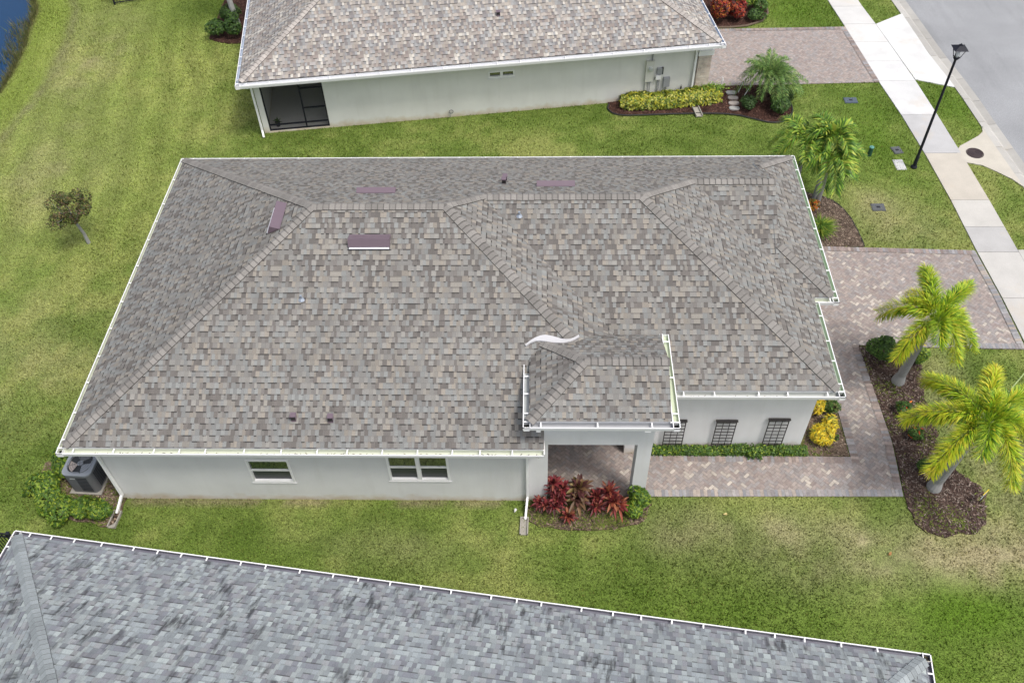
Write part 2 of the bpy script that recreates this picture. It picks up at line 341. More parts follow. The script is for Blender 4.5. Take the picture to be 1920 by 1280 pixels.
LOBE = [(27.62, 16.48), (27.56, 16.21), (27.32, 15.95), (26.74, 15.56), (26.45, 15.36), (26.22, 15.05), (26.22, 14.65), (26.39, 14.38), (26.86, 14.23), (27.29, 13.86), (27.69, 13.42), (27.92, 13.0)]
APRON = [(26.58, 9.85), (28.05, 9.9), (28.1, 5.65), (26.7, 5.65)]
APRON2 = [(25.55, 23.9), (26.86, 24.75), (27.12, 21.6), (27.45, 19.1), (26.04, 19.66)]

# ------------------------------------------------------------------ lawn colour
def lawn_col(x, y):
    a = fbm(x, y, 3.2, 1); b = fbm(x, y, 1.0, 5); c = vn(x, y, .35, 9)
    dark = np.array([.078, .118, .016]); mid = np.array([.125, .168, .030]); lite = np.array([.205, .222, .055]); tan = np.array([.30, .25, .125]); lush = np.array([.078, .140, .010])
    t = np.clip((a - .5) * 1.6 + (b - .5) * .9 + (c - .5) * .5 + .5, 0, 1)[..., None]
    col = dark + (mid - dark) * np.clip(t * 2, 0, 1) + (lite - mid) * np.clip(t * 2 - 1, 0, 1)
    left = sm(2., -4., x) * sm(7, 12, y)
    yl = np.array([.20, .228, .05]); col = col * (1 - .5 * left[..., None]) + yl * .5 * left[..., None]
    stripe = .5 + .5 * np.sin((x + .18 * y + (fbm(x, y, 4., 31) - .5) * 1.2) * 2 * np.pi / 1.15)
    col = col * (1 + ((stripe - .5) * .26 * left * (.4 + a))[..., None])
    def blob(cx, cy, rx, ry, s): return np.exp(-(((x - cx) / rx) ** 2 + ((y - cy) / ry) ** 2)) * s
    dry = blob(20, -1.0, 3.2, .9, 1.2) + blob(22.6, -1.1, 1.3, .7, 1.1) + blob(15.8, -.3, 1.8, .6, .8) + blob(23.2, .6, 1.3, 2.4, .7) + blob(22.6, 4.2, .8, 1.2, .6) + blob(7.5, -.9, 2.2, .6, .35) + blob(23, 10.9, 1.6, 1., .5) + blob(22.5, 12.3, 1.2, .8, .4) + blob(-7.5, 22, 1.5, 4, .55) + blob(-6.5, 14, 2, 3, .45) + blob(-4, 5, 2.5, 2.5, .35)
    dry = np.clip(dry * (.25 + 1.5 * np.clip(fbm(x, y, .9, 17) - .28, 0, 1)), 0, .9)[..., None]
    col = col * (1 - dry) + tan * dry
    lu = np.clip(blob(21.3, -2.4, 1.6, .7, .9) + blob(20.5, -4., 3, .8, .5) + blob(15, -2.6, 5, .6, .5) + blob(4, -1.2, 4, .5, .3) + blob(23.6, 16, 1., 3, .6) + blob(27, 17.5, .8, 2, .6) + blob(22, 25, 2, 1.5, .6) + blob(-2.5, 26, 3, 1.5, .55), 0, .9)[..., None]
    col = col * (1 - lu) + lush * lu
    sx = np.interp(y, SHORE_Y, SHORE_X)
    d = x - sx
    rim = (sm(0, .25, d) * sm(2.2, 1.3, d) * sm(15, 19, y))[..., None]; col = col * (1 - .5 * rim) + np.array([.16, .205, .028]) * .5 * rim
    rut = (np.exp(-((d - 1.75 - (fbm(x, y, 2., 41) - .5) * .6) / .22) ** 2) * sm(13, 17, y) * (.1 + .6 * fbm(x, y, .6, 43)))[..., None]
    col = col * (1 - rut) + np.array([.16, .135, .075]) * rut
    edge = (sm(.35, -.1, d) * sm(8, 12, y))[..., None]; col = col * (1 - edge) + np.array([.10, .085, .035]) * edge
    # bare soil along the front wall of the middle house
    soil = (np.exp(-((y - .47) / .1) ** 2) * (x > .6) * (x < 10.9) * sm(.3, .6, fbm(x, y, .7, 51)))[..., None] * .8
    col = col * (1 - soil) + np.array([.26, .185, .115]) * soil
    return col * np.array([1.29, 1.33, 1.60])

# ------------------------------------------------------------------ ground sheet
def build_ground():
    xs = np.concatenate([[-400, -120, -50, -25], np.arange(-16, 29.01, .2), [30, 34, 45, 80, 160, 400]])
    ys = np.concatenate([[-300, -100, -40, -18], np.arange(-9, 29.01, .2), [31, 35, 45, 80, 160, 400]])
    X, Y = np.meshgrid(xs, ys); nx, ny = len(xs), len(ys)
    sx = np.interp(Y, SHORE_Y, SHORE_X)
    Z = -.7 * sm(.1, -.6, X - sx) * (Y > 5) * (X < -8)
    Z = Z - .3 * (X > at(CURB, Y) + .15)
    Z = Z + (vn(X, Y, 2.5, 3) - .5) * .02 * (X < 24)
    v = np.stack([X, Y, Z], -1).reshape(-1, 3)
    i = np.arange(nx * ny).reshape(ny, nx); f = np.stack([i[:-1, :-1], i[:-1, 1:], i[1:, 1:], i[1:, :-1]], -1).reshape(-1, 4)
    me = bpy.data.meshes.new('ground'); me.from_pydata(v.tolist(), [], f.tolist())
    ca = me.color_attributes.new('Col', 'FLOAT_COLOR', 'POINT'); c = np.ones((nx * ny, 4), np.float32); c[:, :3] = lawn_col(X.ravel(), Y.ravel()); ca.data.foreach_set('color', c.ravel())
    me.polygons.foreach_set('use_smooth', [True] * len(f)); me.materials.append(MAT['lawn'])
    o = bpy.data.objects.new('ground', me); COL.objects.link(o); tag(o, kind='structure')
build_ground()

m = MB(); m.face([(-60, 5, -.16), (-9.3, 5, -.16), (-9.3, 60, -.16), (-60, 60, -.16)])
tag(m.build('pond_water', MAT['water']), kind='structure')
# ---- grass blades
FGA = R(-7.65); FGO = Vector((-.17, -2.0, 0)); FGE = Vector((math.cos(FGA), math.sin(FGA), 0)); FGN = Vector((math.sin(FGA), -math.cos(FGA), 0))
BHA = R(8.12); BHO = Vector((.64, 15.6, 0)); BHE = Vector((math.cos(BHA), math.sin(BHA), 0)); BHN = Vector((-math.sin(BHA), math.cos(BHA), 0))
def bh(u, v): p = BHO + BHE * u + BHN * v; return (p.x, p.y)
def fg(u, v): p = FGO + FGE * u + FGN * v; return (p.x, p.y)
MAINFP = [(.5, .5), (11.5, .5), (13.6, .5), (13.6, 2.18), (18.2, 2.18), (18.2, 5.33), (18.75, 5.33), (18.75, 10.75), (.5, 10.75)]
BHFP = [bh(.45, .72), bh(17.2, .72), bh(17.2, 10.4), bh(.45, 10.4)]
FGFP = [fg(.5, .5), fg(18.7, .5), fg(18.7, 10.5), fg(.5, 10.5)]
def build_blades():
    rng = np.random.default_rng(5); N = 620000
    x = rng.uniform(-12.5, 28, N); y = rng.uniform(-6, 27, N)
    # the view widens with distance: thin out far ones and keep what the lens can see from near the photo's place
    keep = rng.random(N) < np.interp(y, [-6, 5, 27], [1., .9, .6])
    for poly in [MAINFP, BHFP, FGFP, DRIVE, DRIVE2, LOBE, APRON, APRON2, *BEDS.values()]: keep &= ~inpoly(x, y, poly)
    swl, swr, cb = at(SWL, y), at(SWR, y), at(CURB, y)
    keep &= ~((x > swl - .01) & (x < swr + .01)) & (x < cb - .02) & (x > np.interp(y, SHORE_Y, SHORE_X) + .05)
    bald = fbm(x, y, .8, 61); keep &= ~((np.exp(-((x - 20) / 3.2) ** 2 - ((y + 1) / .9) ** 2) > .3) & (bald > .58))
    x, y = x[keep], y[keep]; n = len(x)
    h = rng.uniform(.03, .08, n); w = rng.uniform(.01, .024, n); a = rng.uniform(0, 2 * np.pi, n); l = rng.uniform(.01, .05, n); b = rng.uniform(0, 2 * np.pi, n)
    col = lawn_col(x, y) * rng.uniform(.42, 1.75, n)[:, None]; yel = rng.random(n) < .16; col[yel] = col[yel] * .5 + np.array([.24, .23, .07]) * .6
    v = np.empty((n, 3, 3)); v[:, 0] = np.stack([x - np.cos(a) * w, y - np.sin(a) * w, np.full(n, -.01)], -1); v[:, 1] = np.stack([x + np.cos(a) * w, y + np.sin(a) * w, np.full(n, -.01)], -1)
    v[:, 2] = np.stack([x + np.cos(b) * l, y + np.sin(b) * l, h], -1)
    me = bpy.data.meshes.new('grass'); me.vertices.add(3 * n); me.vertices.foreach_set('co', v.astype(np.float32).ravel())
    me.loops.add(3 * n); me.loops.foreach_set('vertex_index', np.arange(3 * n, dtype=np.int32)); me.polygons.add(n); me.polygons.foreach_set('loop_start', np.arange(0, 3 * n, 3, dtype=np.int32))
    ca = me.color_attributes.new('Col', 'FLOAT_COLOR', 'POINT'); c = np.ones((3 * n, 4), np.float32); c[:, :3] = np.repeat(col, 3, 0); ca.data.foreach_set('color', c.ravel())
    me.update(calc_edges=True); me.materials.append(MAT['blades'])
    tag(bpy.data.objects.new('grass', me), 'mown green lawn grass around the three houses', 'grass', kind='stuff'); COL.objects.link(bpy.data.objects['grass'])
build_blades()

# ------------------------------------------------------------------ road, curb, sidewalk, pads
m = MB(); pc = [(x + .62, y) for x, y in CURB]
for (a, b) in zip(pc[:-1], pc[1:]): m.face([(b[0], b[1], -.07), (80, b[1], -.07), (80, a[1], -.07), (a[0], a[1], -.07)])
tag(m.build('road', MAT['asphalt']), kind='structure')
m = MB(); prof = [(-.02, -.3), (-.02, .03), (.2, .03), (.36, -.085), (.40, -.09), (.66, -.062), (.66, -.3)]; rng = random.Random(3)
def lerp_poly(poly, y): return float(at(poly, y))
ys = [32 - 1.52 * k for k in range(31)]
for a, b in zip(ys[:-1], ys[1:]):
    t = rng.uniform(.86, 1.05); c = (.66 * t, .64 * t, .60 * t); xa, xb = lerp_poly(CURB, a), lerp_poly(CURB, b); b2 = b + .012
    for (u0, z0), (u1, z1) in zip(prof[:-1], prof[1:]): m.face([(xa + u0, a, z0), (xb + u0, b2, z0), (xb + u1, b2, z1), (xa + u1, a, z1)], None, c if u0 < .3 else tuple(k * .9 for k in c))
tag(m.build('curb', MAT['concrete']), kind='structure')
m = MB(); ys = [30, 28.4, 26.9, 25.4, 23.9, 22.45, 21., 19.58, 17.31, 14.93, 12.34, 10.97, 9.75, 7.7, 5.65, 4.2, 2.8, 1.3, -.2, -1.7, -4, -8]
tone = {23.9: (.88, .87, .85), 22.45: (.90, .90, .89), 21.: (.90, .90, .90), 19.58: (.86, .86, .86), 17.31: (.66, .655, .66), 14.93: (.72, .665, .58), 12.34: (.74, .715, .67), 10.97: (.62, .61, .60), 9.75: (.72, .70, .665), 7.7: (.70, .68, .65), 25.4: (.84, .83, .81), 26.9: (.82, .80, .77)}
for a, b in zip(ys[:-1], ys[1:]):
    c = tone.get(a, (.7, .68, .64)); g = .009
    pts = [(lerp_poly(SWL, a - g), a - g), (lerp_poly(SWL, b + g), b + g), (lerp_poly(SWR, b + g), b + g), (lerp_poly(SWR, a - g), a - g)]
    m.prism(pts, -.12, .035, c)
tag(m.build('sidewalk', MAT['concrete']), kind='structure')
m = MB(); sh = lambda P, d: [(x + (d if x < 27 else -.025), y) for x, y in P]
m.prism(sh(APRON, .012), -.12, .033, (.72, .70, .66)); m.prism(sh(APRON2, .012), -.12, .033, (.9, .9, .89))
tag(m.build('driveway_apron', MAT['concrete']), kind='structure')
m = MB(); m.prism([(x - .025 if x > 27 else x + .012, y) for x, y in LOBE], -.12, .034, (.74, .69, .60)); tag(m.build('manhole_pad', MAT['concrete']), kind='structure')
t = thing('manhole_cover', 'round rusty brown manhole cover set in the pale concrete pad by the kerb', 'manhole cover', (26.84, 14.91, .034))
m = MB(); N = 28
m.prism([(math.cos(2 * math.pi * i / N) * .27, math.sin(2 * math.pi * i / N) * .27) for i in range(N)], 0, .006)
for r_ in (.22, .15, .08): m.tube([(math.cos(2 * math.pi * i / N) * r_, math.sin(2 * math.pi * i / N) * r_, .006) for i in range(N + 1)], .008, 4)
m.build('lid', MAT['manhole'], t)
m = MB(); m.tube([(math.cos(2 * math.pi * i / N) * .29, math.sin(2 * math.pi * i / N) * .29, .002) for i in range(N + 1)], .014, 6); m.build('rim', MAT['manhole'], t)

# ------------------------------------------------------------------ pavers
def clip_rect(poly, hp):
    out = poly
    for (nx, ny, d) in hp:
        res = []
        for i in range(len(out)):
            p, q = out[i], out[(i + 1) % len(out)]; a = p[0] * nx + p[1] * ny - d; b = q[0] * nx + q[1] * ny - d
            if a >= 0: res.append(p)
            if (a >= 0) != (b >= 0): t = a / (a - b); res.append((p[0] + (q[0] - p[0]) * t, p[1] + (q[1] - p[1]) * t))
        out = res
        if len(out) < 3: return []
    return out
PAV = [(.29, .242, .225), (.31, .268, .25), (.325, .278, .252), (.295, .268, .258), (.265, .238, .23), (.345, .295, .268), (.31, .285, .275), (.285, .235, .215)]
def paver_col(r, x, y, bright):
    c = r.choice(PAV); k = r.uniform(.92, 1.08)
    if r.random() < bright * max(0., 2.2 * float(vn(x, y, 1.3, 71)) - .45): c = (.43, .385, .335); k = r.uniform(.9, 1.2)
    return tuple(min(.8, q * k) for q in c)
def herring(m, poly, bw, ang, z, seed, bright, gap=.004, edges=True, tint=1.):
    r = random.Random(seed); ca, sa = math.cos(ang), math.sin(ang)
    loc = [(x * ca + y * sa, -x * sa + y * ca) for x, y in poly]
    x0, x1 = min(p[0] for p in loc), max(p[0] for p in loc); y0, y1 = min(p[1] for p in loc), max(p[1] for p in loc)
    for X in range(int(x0 / bw) - 2, int(x1 / bw) + 3):
        for Y in range(int(y0 / bw) - 2, int(y1 / bw) + 3):
            k = (X - Y) % 4
            if k == 0: bx = (X, X + 2, Y, Y + 1)
            elif k == 3: bx = (X, X + 1, Y, Y + 2)
            else: continue
            a, b, c, d = bx[0] * bw + gap, bx[1] * bw - gap, bx[2] * bw + gap, bx[3] * bw - gap
            q = clip_rect(loc, [(1, 0, a), (-1, 0, -b), (0, 1, c), (0, -1, -d)])
            if not q: continue
            cx, cy = (a + b) / 2, (c + d) / 2; wx, wy = cx * ca - cy * sa, cx * sa + cy * ca; dz = r.uniform(0, .003)
            m.face([(x * ca - y * sa, x * sa + y * ca, z + dz) for x, y in q], None, tuple(q_ * tint for q_ in paver_col(r, wx, wy, bright)))
def soldier(m, p, q, w, side, z, seed, cols):
    z += .0016 * seed; r = random.Random(seed); p, q = Vector((*p, 0)), Vector((*q, 0)); d = (q - p); L = d.length; d.normalize(); n = Vector((-d.y, d.x, 0)) * side; k = int(L / .09)
    for i in range(k):
        a = p + d * (L * i / k + .005); b = p + d * (L * (i + 1) / k - .005); c = r.choice(cols); t = r.uniform(.85, 1.15)
        m.face([(a.x, a.y, z), (b.x, b.y, z), (b.x + n.x * w, b.y + n.y * w, z), (a.x + n.x * w, a.y + n.y * w, z)][::1 if side > 0 else -1], None, tuple(v * t for v in c))
m = MB(); m.prism(DRIVE, -.1, .02, (.225, .19, .175)); herring(m, DRIVE, .084, R(45), .026, 4, .12)
BC = [(.29, .235, .215), (.26, .23, .225), (.33, .27, .24), (.29, .28, .285), (.25, .20, .18)]; GC = [(.29, .285, .29), (.25, .25, .265), (.33, .31, .30), (.36, .31, .27), (.27, .25, .25)]
soldier(m, (14.05, .63), (20.53, .68), .2, 1, .034, 1, GC); soldier(m, (14.0, 1.93), (19.47, 1.87), .2, -1, .034, 2, BC)
soldier(m, (20.55, .9), (20.67, 2.35), .2, 1, .034, 3, BC); soldier(m, (20.67, 2.36), (20.59, 5.80), .2, 1, .034, 4, BC); soldier(m, (19.47, 1.70), (19.47, 3.76), .2, -1, .034, 5, BC)
soldier(m, (22.58, 5.71), (25.34, 5.64), .2, 1, .034, 6, GC); soldier(m, (25.35, 5.85), (25.33, 7.7), .2, 1, .034, 7, GC); soldier(m, (25.33, 7.7), (25.22, 9.8), .2, 1, .034, 8, GC); soldier(m, (25.2, 9.82), (20.4, 10.02), .2, 1, .034, 9, BC)
tag(m.build('driveway', MAT['paver']), kind='structure')
m = MB(); m.prism(DRIVE2, -.1, .02, (.26, .225, .21)); herring(m, DRIVE2, .084, R(50), .026, 9, .0, .004, True, 1.06)
soldier(m, DRIVE2[1], DRIVE2[2], .2, 1, .034, 6, BC); soldier(m, DRIVE2[2], DRIVE2[3], .2, 1, .034, 7, BC)
tag(m.build('neighbour_driveway', MAT['paver']), kind='structure')

# ------------------------------------------------------------------ mulch beds
def bed(key, n, cols, weeds=0., top=.03):
    P = BEDS[key]; m = MB(); m.prism(P, -.05, top, cols[0]); r = random.Random(hash(key) % 1000 if False else len(key) * 31 + n)
    x0, x1 = min(p[0] for p in P), max(p[0] for p in P); y0, y1 = min(p[1] for p in P), max(p[1] for p in P)
    xx = np.array([r.uniform(x0, x1) for _ in range(n)]); yy = np.array([r.uniform(y0, y1) for _ in range(n)]); k = inpoly(xx, yy, P); wd = fbm(xx, yy, .6, 77)
    for x, y, w in zip(xx[k], yy[k], wd[k]):
        a = r.uniform(0, 6.28); l, b = r.uniform(.015, .05), r.uniform(.006, .016); d = Vector((math.cos(a), math.sin(a), r.uniform(-.3, .3))) * l; s = Vector((-math.sin(a), math.cos(a), r.uniform(-.5, .5))) * b; o = Vector((x, y, top + r.uniform(.006, .025)))
        c = r.choice(cols[1:]); t = r.uniform(.6, 1.3)
        if r.random() < weeds * max(0, (w - .35) * 4): c = r.choice([(.14, .17, .04), (.10, .14, .025), (.18, .18, .06)])
        m.face([o - d - s, o + d - s, o + d + s, o - d + s], None, tuple(v * t for v in c))
    return tag(m.build('mulch_bed', MAT['mulch']), kind='structure')
BR = [(.075, .05, .042), (.11, .075, .06), (.17, .125, .105), (.06, .04, .035), (.26, .21, .18), (.09, .06, .05), (.14, .10, .085)]
RD = [(.062, .032, .026), (.09, .045, .035), (.13, .07, .055), (.05, .028, .024), (.075, .04, .03), (.16, .09, .07)]
LT = [(.16, .115, .085), (.24, .18, .135), (.32, .25, .19), (.11, .08, .06), (.20, .15, .11)]
bed('palm', 9000, BR, .35); bed('garage', 4500, LT, .7); bed('drive', 6500, [(.13, .095, .075), (.20, .15, .12), (.28, .22, .17), (.09, .065, .05), (.16, .12, .09)]); bed('porch', 4500, [(.12, .085, .062), (.17, .125, .09), (.24, .18, .135), (.09, .065, .05)], .6)
bed('ac', 3500, LT, .7); bed('hedge', 9000, RD); bed('croton', 2500, RD); bed('rear', 1500, RD)
t = thing('bed_edging', 'thin black edging curving round the mulch bed beside the yellow hedge', 'garden edging'); m = MB()
E1 = [(13.98, 18.1), (13.88, 17.75), (14.18, 17.36), (15.1, 17.34), (16.9, 17.46), (18., 17.43), (18.73, 17.36), (19.47, 17.01), (20.03, 16.79), (20.57, 16.93), (20.88, 17.5), (20.92, 18.2), (20.63, 18.9)]
m.tube([(x, y, .05) for x, y in soften(E1, 0, len(E1) - 1, .01)], .03, 5); m.build('edging_strip', MAT['edging'], t)
t = thing('bed_edging', 'dark edging along the curved lawn side of the mulch bed north of the driveway', 'garden edging'); m = MB()
m.tube([(x, y, .03) for x, y in soften([(21.78, 10.05), (21.73, 10.89), (21.62, 11.69), (21.27, 12.37), (20.76, 12.62), (20., 12.92)], 0, 5, .02)], .025, 5); m.build('edging_strip', MAT['edging'], t)
t = thing('bed_edging', 'pale mulch edging round the bed of red crotons at the top of the photo', 'garden edging'); m = MB()
m.tube([(x, y, .04) for x, y in [(18.3, 23.72), (19.41, 23.72), (20.12, 23.84), (20.82, 24.22), (21.18, 24.9), (21.23, 26.4)]], .05, 5); m.build('edging_strip', MAT['trunk_brown'], t)

# ------------------------------------------------------------------ houses
def roof_plane(m, pts, e, col=(1, 1, 1)):
    """e = horizontal unit vector along the eave; uv in metres along eave and up slope"""
    P = [Vector(p) for p in pts]; n = Vector((0, 0, 0))
    for i in range(len(P)):
        a, b = P[i], P[(i + 1) % len(P)]; n += Vector(((a.y - b.y) * (a.z + b.z), (a.z - b.z) * (a.x + b.x), (a.x - b.x) * (a.y + b.y)))
    n.normalize()
    if n.z < 0: P.reverse(); n = -n
    e = Vector(e); s = n.cross(e); s.normalize()
    if s.z < 0: s = -s
    m.face(P, [(p.dot(e) + 50, p.dot(s) + 50) for p in P], col); return n
def ridge_caps(m, p0, p1, nA, nB, col, w=.13, expo=.15, r=random.Random(1), band=.62):
    """overlapping cap shingles from p0 (low) to p1 (high) astride two roof planes"""
    p0, p1 = Vector(p0), Vector(p1); d = (p1 - p0); L = d.length; d.normalize()
    def side(n, o):
        s = n.cross(d).normalized()
        return s if s.z < 0 or (abs(s.z) < 1e-4) else -s
    sA, sB = side(nA, nB), side(nB, nA)
    if sA.dot(sB) > .97: sB = -sA
    k = max(1, int(L / expo)); st = L / k; up = (nA + nB).normalized()
    for i in range(k):
        a = p0 + d * (i * st - .01); b = p0 + d * ((i + 1) * st + .02); t = r.uniform(.84, 1.12); c = tuple(v * t for v in col)
        la, lb = .030, .014; ww = w * r.uniform(.97, 1.03)
        q = [a + sA * ww + nA * la, a + up * (la + .012), a + sB * ww + nB * la]; h = [b + sA * ww + nA * lb, b + up * (lb + .012), b + sB * ww + nB * lb]
        fk = (st - .027) / (st + .03); kk = [u_.lerp(v_, fk) for u_, v_ in zip(q, h)]
        for lo, hi_, cc in ((q, kk, c), (kk, h, tuple(v * band for v in c))):   # shadow line below the next cap, painted as a darker band
            for x in (0, 1):
                f = [lo[x], lo[x + 1], hi_[x + 1], hi_[x]]
                nn = (f[1] - f[0]).cross(f[3] - f[0])
                m.face(f if nn.dot(up) > 0 else f[::-1], None, cc)
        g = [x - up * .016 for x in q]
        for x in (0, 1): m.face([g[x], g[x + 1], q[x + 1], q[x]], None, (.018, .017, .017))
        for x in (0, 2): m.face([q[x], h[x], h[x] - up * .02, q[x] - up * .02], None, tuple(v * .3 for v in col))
def gutter(parent, p, q, inn, z, name='gutter', lip=(.82, .82, .83), inner=(.66, .70, .58), hang=.75, w=.15, seed=1, capends=(True, True), drip=None):
    """trough along p->q (outer line), inn = unit vector towards the house"""
    p, q, inn = Vector((*p, z)), Vector((*q, z)), Vector((*inn, 0)); m = MB(); d = (q - p).normalized()
    dn = Vector((0, 0, -1)); pr = [(inn * .022, (0, 0, .0)), ]
    def strip(o0, z0, o1, z1, c):
        a, b = p + inn * o0 + dn * -z0, q + inn * o0 + dn * -z0; c2, d2 = q + inn * o1 + dn * -z1, p + inn * o1 + dn * -z1
        m.face([a, b, c2, d2], None, c)
    strip(0, -.0, .02, .0, lip); strip(.02, 0, .02, -.02, lip); strip(.015, -.02, .022, -.095, inner); strip(.022, -.095, w, -.095, inner); strip(w, -.095, w, .012, inner); strip(w, .012, w + .02, .022, drip or lip); strip(0, 0, 0, -.03, lip); strip(0, -.03, .02, -.125, lip); strip(.02, -.125, w, -.125, lip); strip(w + .004, -.125, w + .004, .01, lip)
    for on, e in zip(capends, (p, q)):
        if on: m.face([e, e + inn * w, e + inn * w + dn * .125, e + inn * .02 + dn * .125, e + dn * .03], None, lip)
    g = m.build(name, MAT['gutter'], parent); L = (q - p).length; r = random.Random(seed); s = .4
    while s < L - .2 and hang:
        b = MB(); c = p + d * s; b.bar(c + inn * .012 + Vector((0, 0, .006)), c + inn * (w - .002) + Vector((0, 0, .012)), .03, .012); b.build('gutter_hanger', MAT['white'], g); s += hang * r.uniform(.8, 1.35)
    return g
def debris(parent, p, q, inn, z, n, seed):
    m = MB(); r = random.Random(seed); p, q = Vector((*p, z)), Vector((*q, z)); inn = Vector((*inn, 0))
    for _ in range(n):
        c = p.lerp(q, r.random() ** 1.0) + inn * r.uniform(.035, .1) + Vector((0, 0, -.088)); a = r.uniform(0, 6.3); d = Vector((math.cos(a), math.sin(a), .1)) * r.uniform(.01, .04); s = Vector((-math.sin(a), math.cos(a), .1)) * .008; k = r.choice([(.10, .075, .05), (.16, .13, .06), (.06, .05, .035), (.2, .19, .08)])
        m.face([c - d - s, c + d - s, c + d + s, c - d + s], None, k)
    return tag(m.build('leaf_litter', MAT['leaf'], parent), kind='stuff')
def downspout(parent, pts, w=.075):
    m = MB()
    for a, b in zip(pts[:-1], pts[1:]):
        a, b = Vector(a), Vector(b); d = (b - a).normalized() * .02; m.bar(a - d, b + d, w, w * .75, (1, 1, 1), (1, 0, 0))
    return m.build('downspout', MAT['white'], parent)
def splash_block(x, y, rz, label):
    t = thing('splash_block', label, 'splash block', (x, y, .0), rz, 'splash blocks under the downspouts'); m = MB()
    m.box(-.075, .075, -.24, .24, .0, .03); m.box(-.105, -.075, -.24, .24, 0, .085); m.box(.075, .105, -.24, .24, 0, .085); m.box(-.075, .075, .21, .24, .03, .085); m.build('block', MAT['concrete_plain'], t); return t
def wall_holes(m, axis, c, a0, a1, z0, z1, holes, flip=False, col=(1, 1, 1), depth=.12, inward=1):
    """vertical wall with rectangular holes and reveals; axis 'x': runs along x at y=c"""
    xs = sorted({a0, a1, *[h[0] for h in holes], *[h[1] for h in holes]}); zs = sorted({z0, z1, *[h[2] for h in holes], *[h[3] for h in holes]})
    P = (lambda a, z, o=0: (a, c + o, z)) if axis == 'x' else (lambda a, z, o=0: (c + o, a, z))
    for x0_, x1_ in zip(xs[:-1], xs[1:]):
        for y0_, y1_ in zip(zs[:-1], zs[1:]):
            mx, mz = (x0_ + x1_) / 2, (y0_ + y1_) / 2
            if any(h[0] < mx < h[1] and h[2] < mz < h[3] for h in holes): continue
            f = [P(x0_, y0_), P(x1_, y0_), P(x1_, y1_), P(x0_, y1_)]; m.face(f[::-1] if flip else f, None, col)
    for h in holes:
        d = depth * inward
        for (u0, w0), (u1, w1) in (((h[0], h[2]), (h[1], h[2])), ((h[1], h[2]), (h[1], h[3])), ((h[1], h[3]), (h[0], h[3])), ((h[0], h[3]), (h[0], h[2]))):
            m.face([P(u0, w0), P(u1, w1), P(u1, w1, d), P(u0, w0, d)], None, col)
def window(parent, x0, x1, z0, z1, y, rail=True, mullion=None, trim=.05):
    """white window set in a hole of a wall that faces -y"""
    w = MB(); fw = .055
    w.box(x0 + .002, x1 - .002, y - .014, y + .09, z0 + .002, z0 + fw); w.box(x0 + .002, x1 - .002, y - .014, y + .09, z1 - fw, z1 - .002)
    w.box(x0 + .002, x0 + fw, y - .014, y + .09, z0 + fw, z1 - fw); w.box(x1 - fw, x1 - .002, y - .014, y + .09, z0 + fw, z1 - fw)
    if mullion: w.box(mullion - .05, mullion + .05, y - .008, y + .088, z0 + fw, z1 - fw)
    o = w.build('window', MAT['white'], parent)
    s = MB(); s.box(x0 - .035, x1 + .035, y - .024, y - .006, z0 - .045, z0 - .002); s.build('sill', MAT['stucco'], o)
    spans = [(x0 + fw, x1 - fw)] if not mullion else [(x0 + fw, mullion - .05), (mullion + .05, x1 - fw)]
    for a, b in spans:
        zm = z0 + (z1 - z0) * .5
        if rail:
            q = MB(); q.box(a, b, y + .02, y + .085, zm - .03, zm + .03); q.build('meeting_rail', MAT['white'], o)
            parts = ((z0 + fw, zm - .03, .065), (zm + .03, z1 - fw, .04))
        else: parts = ((z0 + fw, z1 - fw, .05),)
        for c, d, dy in parts:
            q = MB(); q.face([(a, y + dy, c), (b, y + dy, c), (b, y + dy, d), (a, y + dy, d)]); q.build('pane', MAT['glass_screened' if rail and dy > .05 else 'glass'], o)
    return o

# ---- the middle house -------------------------------------------------
H = thing('house', 'middle house with brown-grey shingle hip roof, white gutters and small front porch', 'house')
E_ = .135  # shingle edge sits this far inside the outer gutter line
def zf(y, o=0): return ZE + SL * (y - o)
RG1, RG2, RG3 = HW / 2, (YF + HW) / 2, (YD + HW) / 2
XE = 8.934 + HW / 2; XG = 17.72; HY = 2.42
A1 = (8.934, RG1); B1 = (8.934 + RG2 - RG1, RG2); A2 = (XF - (HW - YF) / 2, RG2); B2 = (A2[0] + RG3 - RG2, RG3); SK = HL - XG
V3 = lambda p, z: (p[0], p[1], z)
zr1, zr2, zr3 = zf(RG1), zf(RG2, YF), zf(RG3, YD); ZP, SP = 3.7, .4891
roof = MB()
n_fr = roof_plane(roof, [(E_, E_, zf(E_)), (11.38, E_, zf(E_)), (11.38, HY, zf(HY)), (XE - HY, HY, zf(HY)), (*A1, zr1), (RG1, RG1, zr1)], (1, 0, 0))
n_we = roof_plane(roof, [(E_, E_, zf(E_)), (RG1, RG1, zr1), (E_, HW - E_, zf(E_))], (0, 1, 0))
n_bk = roof_plane(roof, [(E_, HW - E_, zf(E_)), (RG1, RG1, zr1), (*A1, zr1), (*B1, zr2), (*A2, zr2), (*B2, zr3), (XG, RG3, zr3), (XG, HW - SK, ZE + SL * SK), (HL - E_, HW - E_, zf(E_))], (1, 0, 0))
VX = XE + YF - HY
n_ea = roof_plane(roof, [(*A1, zr1), (XE - HY, HY, zf(HY)), (VX, HY, zf(HY, YF)), (*B1, zr2)], (0, 1, 0))
roof_plane(roof, [(13.95, YF + E_, zf(E_)), (XF - E_, YF + E_, zf(E_)), (*A2, zr2), (*B1, zr2), (VX, HY, zf(HY, YF)), (13.95, HY, zf(HY, YF))], (1, 0, 0))
roof_plane(roof, [(XF - E_, YF + E_, zf(E_)), (XF - E_, YD + E_, zf(E_)), (*B2, zr3), (*A2, zr2)], (0, 1, 0))
